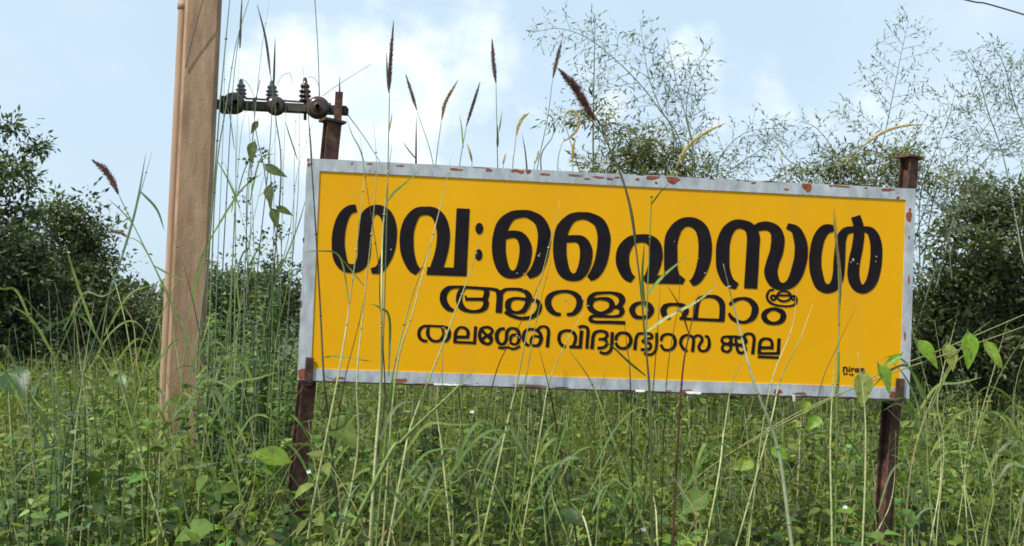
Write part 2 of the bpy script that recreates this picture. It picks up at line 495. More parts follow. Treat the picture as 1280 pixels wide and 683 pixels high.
# clamp round the shaft
mb = MB()
box(mb, bx(aL + ax*.10 + ay*.005, (.05, .07, .09), ROT), (.1, .1, .1)); mb.build('arm_clamp', M_STEEL, arm, smooth=False)
mb = MB(); tube(mb, [az6(362, 383), az6(520, 392), az6(694, 404)], .006, (.05, .05, .05), 8); mb.build('busbar', M_STEEL, arm)
prof = [(0, .011), (.02, .012), (.022, .030), (.034, .042), (.046, .030), (.050, .024), (.054, .036), (.066, .046), (.078, .032), (.082, .024), (.088, .036), (.100, .044), (.112, .030),
        (.118, .022), (.124, .030), (.138, .034), (.150, .028), (.158, .018), (.185, .016), (.20, .010)]
for cx, y0, y1, sc in ((346, 390, 308, .72), (466, 396, 314, .82), (594, 408, 302, .78)):
    a, b2 = az6(cx, y0), az6(cx, y1); d = (b2 - a)
    mb = MB(); pp, rr = [], []
    for h, r in prof: pp.append(a + d * (h / .20)); rr.append(r * sc)
    n = len(pp); P = np.array(pp); mb2 = mb
    # radii follow the profile one for one
    dd, aa, bb = frames(P); th = np.linspace(0, 2*np.pi, 18, endpoint=False)
    aa = np.tile(aa[0], (n, 1)); bb = np.tile(bb[0], (n, 1))
    V = (P[:, None] + np.array(rr)[:, None, None] * (np.cos(th)[None, :, None]*aa[:, None] + np.sin(th)[None, :, None]*bb[:, None])).reshape(-1, 3)
    F = []
    for i in range(n - 1):
        for k in range(18):
            A, B, D, E = i*18+k, i*18+(k+1) % 18, (i+1)*18+k, (i+1)*18+(k+1) % 18
            F += [(A, B, E), (A, E, D)]
    mb.add(V, F, (.4, .45, .5)); mb.build('pin_insulator', M_PORC if cx > 500 else M_GREYP, arm)
    mb = MB(); tube(mb, [a - d*.55, a + d*.06], .009, (.05, .05, .05), 8); mb.build('pin', M_STEEL, arm)
for cx, cy, r, tl in ((318, 402, .135, .42), (480, 412, .120, .35), (644, 419, .142, .12)):
    c = az6(cx, cy, AY - .055); r = r / 2 * .92
    axd = (ay * -math.cos(tl) + ax * math.sin(tl))
    P, rr = [], []
    for s, q in ((-.045, .012), (-.04, .024), (-.012, .028), (-.008, r*.72), (0, r), (.010, r*.97), (.018, r*.70), (.022, r*.60), (.019, r*.48), (.026, r*.40), (.022, .014), (.05, .012), (.06, .0115)):
        P.append(c + axd * s); rr.append(q)
    P = np.array(P); n = len(P); e1 = np.array(az_); e2 = np.cross(np.array(axd), e1)
    th = np.linspace(0, 2*np.pi, 24, endpoint=False)
    V = (P[:, None] + np.array(rr)[:, None, None]*(np.cos(th)[None, :, None]*e1 + np.sin(th)[None, :, None]*e2)).reshape(-1, 3)
    F = []
    for i in range(n - 1):
        for k in range(24):
            A, B, D, E = i*24+k, i*24+(k+1) % 24, (i+1)*24+k, (i+1)*24+(k+1) % 24
            F += [(A, B, E), (A, E, D)]
    mb = MB(); mb.add(V, F, (.05, .03, .02)); mb.build('disc_insulator', M_PORC, arm)
mb = MB()
c1, c2 = az6(724, 357, AY - .06), az6(722, 482, AY - .06)
mid = (c1 + c2) / 2
box(mb, bx(mid, (.042, .008, (c1 - c2).length), ROT), (.1, .06, .04))
tube(mb, [az6(728, 360, AY - .06), az6(728, 296, AY - .06)], [.006, .001], (.06, .04, .03), 6)
mb.build('end_bracket', M_RUST, arm, smooth=False)

def wire(pts, r, label, name='power_line', cat='wire', group=None):
    mb = MB(); p = spline(pts, 10); tube(mb, p, r, (.05, .05, .06), 6)
    o = mb.build(name, M_CABLE)
    return tag(o, label, cat, group)
wire([az6(650, 372, AY - .05), az6(643, 180, AY), az6(632, 0, AY + .1), az6(600, -520, AY + .3)], .0026, 'thin wire rising straight up from the end disc insulator')
wire([az6(755, 440), az6(790, 487, 6.6), az6(825, 535, 7.5), az6(860, 590, 8.4), az6(930, 700, 10)], .003, 'thin wire slanting down from the crossarm end behind the rusty sign post')
wire([az6(664, 372, AY - .06), az6(700, 345, 6.6), az6(740, 318, 7.5), az6(782, 292, 8.4), az6(850, 250, 10)], .0022, 'thin wire running up and away from the end disc insulator across white cloud')
wire([at(1060, -38, 24), at(1207, 0, 24), at(1280, 18.5, 24), at(1700, 150, 24)], .018, 'single dark cable crossing the upper right corner of the sky', 'overhead_cable', 'cable')
for a in ((487, 330, 500, 300, 520, 286, 538, 288, 540, 320), (604, 300, 625, 302, 645, 325, 648, 375), (350, 305, 375, 330, 392, 365, 398, 398)):
    q = [az6(a[i], a[i+1], AY - .03) for i in range(0, len(a), 2)]
    mb = MB(); tube(mb, spline(q, 8), .0015, (.05, .05, .06), 6); mb.build('jumper_wire', M_CABLE, arm)

# ------------------------------------------------------------------ the sign
YAW, LEAN, SW, SH = R(5.0911), 0.02, 2.44, 0.853
SC = Vector((0.40883, 4.10018, EYE + 0.15228))
SR = Matrix.Rotation(YAW, 3, 'Z') @ Matrix.Rotation(LEAN, 3, 'X')
SN = SR @ Vector((0, -1, 0))
def S(x, y, z): return SC + SR @ Vector((x, y, z))
def onsign(px, py, y=0.0):
    """Sign-local x, z of a point of its front plane."""
    d = ray(px, py); o = Vector((0, 0, EYE))
    t = (SC + SR @ Vector((0, y, 0)) - o).dot(SN) / d.dot(SN)
    q = SR.inverted() @ (o + d * t - SC)
    return q.x, q.z

def yellow_mat():
    m, n, l, b = new_mat('yellow_enamel')
    tcn = n.new('ShaderNodeTexCoord')
    def nz(scale, st, det):
        mp = n.new('ShaderNodeMapping'); mp.inputs['Scale'].default_value = st; l.new(tcn.outputs['Object'], mp.inputs[0])
        q = n.new('ShaderNodeTexNoise'); q.inputs['Scale'].default_value = scale; q.inputs['Detail'].default_value = det
        l.new(mp.outputs[0], q.inputs['Vector']); return q.outputs[0]
    r = n.new('ShaderNodeValToRGB')
    r.color_ramp.elements[0].position, r.color_ramp.elements[1].position = .3, .7
    r.color_ramp.elements[0].color, r.color_ramp.elements[1].color = (.76, .358, .001, 1), (.83, .405, .002, 1)
    l.new(nz(2.2, (1, 1, 1), 6), r.inputs[0])
    sp = n.new('ShaderNodeMapRange'); sp.inputs[1].default_value, sp.inputs[2].default_value = .66, .74
    l.new(nz(70, (1, 1, .8), 3), sp.inputs[0])
    st = n.new('ShaderNodeMapRange'); st.inputs[1].default_value, st.inputs[2].default_value = .52, .8; st.inputs[4].default_value = .28
    l.new(nz(9, (1, 1, .07), 5), st.inputs[0])
    ad_ = n.new('ShaderNodeMath'); ad_.operation = 'MULTIPLY_ADD'; ad_.inputs[1].default_value = .25
    l.new(sp.outputs[0], ad_.inputs[0]); l.new(st.outputs[0], ad_.inputs[2])
    mx = n.new('ShaderNodeMix'); mx.data_type = 'RGBA'
    l.new(ad_.outputs[0], mx.inputs['Factor']); l.new(r.outputs[0], mx.inputs[6]); mx.inputs[7].default_value = (.55, .30, .04, 1)
    l.new(mx.outputs[2], b.inputs['Base Color'])
    b.inputs['Roughness'].default_value = .5; b.inputs['Specular IOR Level'].default_value = .18
    bp = n.new('ShaderNodeBump'); bp.inputs['Strength'].default_value = .16; bp.inputs['Distance'].default_value = .02
    l.new(nz(3, (1, 1, 1), 2), bp.inputs['Height']); l.new(bp.outputs[0], b.inputs['Normal'])
    return m
def border_mat():
    m, n, l, b = new_mat('grey_white_border_paint')
    tcn = n.new('ShaderNodeTexCoord')
    def nz(scale, st, det):
        mp = n.new('ShaderNodeMapping'); mp.inputs['Scale'].default_value = st; l.new(tcn.outputs['Object'], mp.inputs[0])
        q = n.new('ShaderNodeTexNoise'); q.inputs['Scale'].default_value = scale; q.inputs['Detail'].default_value = det
        q.inputs['Roughness'].default_value = .65
        l.new(mp.outputs[0], q.inputs['Vector']); return q.outputs[0]
    r = n.new('ShaderNodeValToRGB'); e = r.color_ramp.elements
    e[0].position, e[1].position = .3, .68
    e[0].color, e[1].color = (.27, .29, .325, 1), (.54, .57, .61, 1)
    l.new(nz(24, (1, 1, .45), 8), r.inputs[0])
    rs = n.new('ShaderNodeMapRange'); rs.inputs[1].default_value, rs.inputs[2].default_value = .665, .70
    l.new(nz(30, (.6, 1, 1.3), 6), rs.inputs[0])
    mx = n.new('ShaderNodeMix'); mx.data_type = 'RGBA'
    l.new(rs.outputs[0], mx.inputs['Factor']); l.new(r.outputs[0], mx.inputs[6]); mx.inputs[7].default_value = (.20, .075, .05, 1)
    l.new(mx.outputs[2], b.inputs['Base Color']); b.inputs['Roughness'].default_value = .6
    bp = n.new('ShaderNodeBump'); bp.inputs['Strength'].default_value = .25; bp.inputs['Distance'].default_value = .004
    l.new(nz(24, (1, 1, .45), 8), bp.inputs['Height']); l.new(bp.outputs[0], b.inputs['Normal'])
    return m
M_YEL, M_BORD = yellow_mat(), border_mat()
M_INK = noise_mat('black_lettering_enamel', [(.007, .005, .008), (.017, .012, .014)], 12, .55, bump=.08, spec=.12)
M_CHIP = noise_mat('bare_primer', [(.30, .28, .27), (.58, .57, .56)], 60, .7, bump=.1)

sign = thing('school_sign', Vector((SC.x, SC.y + .05, 0)), 'wide yellow sign with black curly lettering and grey border on two rusty posts', 'sign')
bl, br_, bt, bb_ = .050, .040, .047, .045
mb = MB()
NXP, NZP = 40, 14
def wav(x, z): return .0022*math.sin(2.1*x + .7) * math.cos(3*z) + .0012*math.sin(6.5*x + 4*z)
xs = np.linspace(-SW/2 + bl, SW/2 - br_, NXP); zs = np.linspace(-SH/2 + bb_, SH/2 - bt, NZP)
v = [S(x, .004 + 0*wav(x, z), z) for z in zs for x in xs]; f = []
for j in range(NZP - 1):
    for i in range(NXP - 1):
        a = j*NXP + i; f += [(a, a+1, a+NXP+1), (a, a+NXP+1, a+NXP)]
mb.add(v, f, (1, 1, 0)); mb.build('panel', M_YEL, sign)
# border: four strips meeting at mitres, with a turned-back edge; the edge is a little wavy and dented
mb = MB(); back = .034
def strip(o0, o1, i0, i1, n, wob):
    v, f = [], []
    for k in range(n + 1):
        t = k / n
        w = wob * (math.sin(t*37 + o0[0]*5) * .5 + math.sin(t*83 + o0[1]*9) * .35 + rng.normal(0, .3)) if 0 < k < n else 0
        ox, oz = o0[0]*(1-t) + o1[0]*t, o0[1]*(1-t) + o1[1]*t
        ix, iz = i0[0]*(1-t) + i1[0]*t, i0[1]*(1-t) + i1[1]*t
        lx, lz = ox - ix, oz - iz; ll = math.hypot(lx, lz); ox += lx/ll*w; oz += lz/ll*w
        v += [S(ix, .0048, iz), S(ix, .0, iz), S(ox, .0 + abs(w)*.6, oz), S(ox - lx/ll*.001, .003 + abs(w)*.6, oz - lz/ll*.0), S(ox, back, oz), S(ix, back, iz)]
    for k in range(n):
        for j in range(5):
            a = k*6 + j; f += [(a, a+1, a+7), (a, a+7, a+6)]
    mb.add(v, f, (.6, .6, .6))
A0, A1, A2, A3 = (-SW/2, SH/2), (SW/2, SH/2), (SW/2, -SH/2), (-SW/2, -SH/2)
B0, B1, B2, B3 = (-SW/2+bl, SH/2-bt), (SW/2-br_, SH/2-bt), (SW/2-br_, -SH/2+bb_), (-SW/2+bl, -SH/2+bb_)
strip(A0, A1, B0, B1, 90, .0010); strip(A1, A2, B1, B2, 30, .0009); strip(A2, A3, B2, B3, 90, .0022); strip(A3, A0, B3, B0, 30, .0016)
frame = mb.build('border', M_BORD, sign, smooth=False)
mb = MB()
box(mb, Matrix.Translation(S(0, .0335, 0)) @ SR.to_4x4() @ Matrix.Diagonal((SW - .012, .003, SH - .012, 1)), (.3, .3, .3))
mb.build('back_sheet', M_RUST, sign, smooth=False)

def blob(mb, px, py, rx, rz_, y, col, n=16, rough=.3, rot=0.0):
    cx, cz = onsign(px, py); k = .00318
    ph = rng.uniform(0, 6.28, 4); v = [S(cx, y, cz)]
    for i in range(n):
        a = 2*math.pi*i/n
        r = 1 + rough*(.5*math.sin(2*a + ph[0]) + .4*math.sin(3*a + ph[1]) + .35*math.sin(5*a + ph[2]) + .2*math.sin(8*a + ph[3]))
        u, w = rx*k*r*math.cos(a), rz_*k*r*math.sin(a)
        qx, qz = cx + u*math.cos(rot) - w*math.sin(rot), cz + u*math.sin(rot) + w*math.cos(rot)
        v.append(S(max(-SW/2 + .002, min(SW/2 - .002, qx)), y, max(-SH/2 + .003, min(SH/2 - .002, qz))))
    mb.add(v, [(0, i+1, (i+1) % n + 1) for i in range(n)], col)
for x, y, a, b2 in ((538, 93, 26, 14), (612, 104, 30, 16), (1124, 132, 22, 18), (240, 90, 28, 4), (330, 97, 22, 4), (372, 103, 12, 5), (400, 98, 10, 4), (125, 86, 18, 5), (12, 72, 14, 7), (62, 73, 12, 9), (478, 105, 9, 5),
                    (490, 83, 14, 4), (549, 118, 6, 5), (895, 108, 18, 5), (920, 118, 10, 4), (862, 103, 9, 3), (985, 110, 42, 3), (1045, 143, 10, 4), (1250, 130, 35, 5), (1215, 128, 9, 5), (285, 103, 14, 3), (760, 90, 10, 3)):
    mb = MB(); blob(mb, 640 + x/3.048, 190 + y/3.048, a/3.048, b2/3.048, -.0006, (.3, .1, .05)); mb.build('rust_patch', M_RUSTRED, frame)
for x, y, a, b2 in ((200, 392, 60, 13), (15, 378, 14, 9), (385, 620, 24, 56), (290, 462, 14, 12), (385, 800, 7, 16), (392, 560, 14, 12)):
    mb = MB(); blob(mb, 1080 + x/6.83, 180 + y/6.83, a/6.83, b2/6.83, -.0006, (.3, .1, .05)); mb.build('rust_patch', M_RUSTRED, frame)
for x, y, a, b2 in ((65, 110, 20, 9), (1150, 151, 22, 9), (310, 127, 30, 3), (560, 128, 70, 3), (1085, 150, 14, 4)):
    mb = MB(); blob(mb, 480 + x/3.048, 440 + y/3.048, a/3.048, b2/3.048, -.0007, (.3, .1, .05)); mb.build('rust_patch', M_RUSTRED, frame)
for px, py, a, b2 in ((377.5, 467, 5, 7), (1116, 494, 5, 5), (386, 206, 2, 2), (440, 204.5, 1.3, 1.3), (384, 200, 2.5, 1.5), (462, 205, 4, 1), (500, 207.5, 5, 1), (570, 212, 9, 1.3), (600, 209, 14, 1.2), (611, 213, 5, 1.6), (651, 215, 5, 2),
                      (378, 300, 1.5, 4), (376, 380, 1.2, 6), (1131, 420, 1.4, 5), (1136, 350, 1.2, 6), (1000, 492, 8, 1.4), (700, 485, 12, 1.2), (425, 473, 6, 1.6), (972, 490, 6, 3)):
    mb = MB(); blob(mb, px, py, a, b2, -.0006, (.3, .1, .05)); mb.build('rust_patch', M_RUSTRED, frame)
for px, py, r in ((1066.5, 325, 2.6), (1063.8, 328, 1.4), (1072, 330, 1.2), (1095.5, 321, 1.6), (1095, 327, 1.3), (488.7, 312, 1.5), (673.4, 320, 1.7), (675, 317.5, 1.1), (735, 382.5, 1.7), (646, 420, 2.0), (649, 422, 1.4), (881.5, 341.5, 1.5),
                  (646.5, 341.8, 1.2), (655, 342, 1.1), (843, 302, .9), (553.5, 410, 1.3), (728, 373, 1.4), (706, 373, 1.6), (873, 323, 1), (655, 362, 1.1)):
    mb = MB(); blob(mb, px, py, r*.66, r*.58, .0004, (.7, .7, .7), 9, .5); mb.build('paint_chip', M_CHIP, sign)
mb = MB()
box(mb, Matrix.Translation(S(0, .016, -SH/2 - .0035)) @ SR.to_4x4() @ Matrix.Diagonal((SW - .01, .030, .006, 1)), (.1, .05, .04))
mb.build('shadow_rust_lip', M_RUST, sign, smooth=False)  # dark lip added to draw the shadow gap and rusted edge below the border
# torn, bent-out slips of sheet along the lower edge
for px, py, w, dz, dy in ((866, 497, 20, -.004, -.022), (860, 498, 5, -.020, -.010), (991, 499, 4, -.022, -.012), (560, 484, 34, -.002, -.008), (800, 492, 12, -.004, -.012)):
    cx, cz = onsign(px, py); w *= .0032
    zt = -SH/2 + .004
    v = []
    for i in range(6):
        t = i/5; q = .5 + .5*math.sin(i*2.3 + px)
        v += [S(cx - w/2 + w*t, -.0015, zt), S(cx - w/2 + w*t*.96, dy*.6 - .002, zt - .004 + dz*q*.6), S(cx - w/2 + w*t*.9, dy - .002, zt - .004 + dz*(.6 + .6*q))]
    f = []
    for i in range(5):
        for j in (0, 1):
            a = 3*i + j; f += [(a, a+1, a+4), (a, a+4, a+3)]
    mb = MB(); mb.add(v, f, (.7, .7, .7)); mb.build('torn_sheet', M_CHIP, frame, smooth=False)

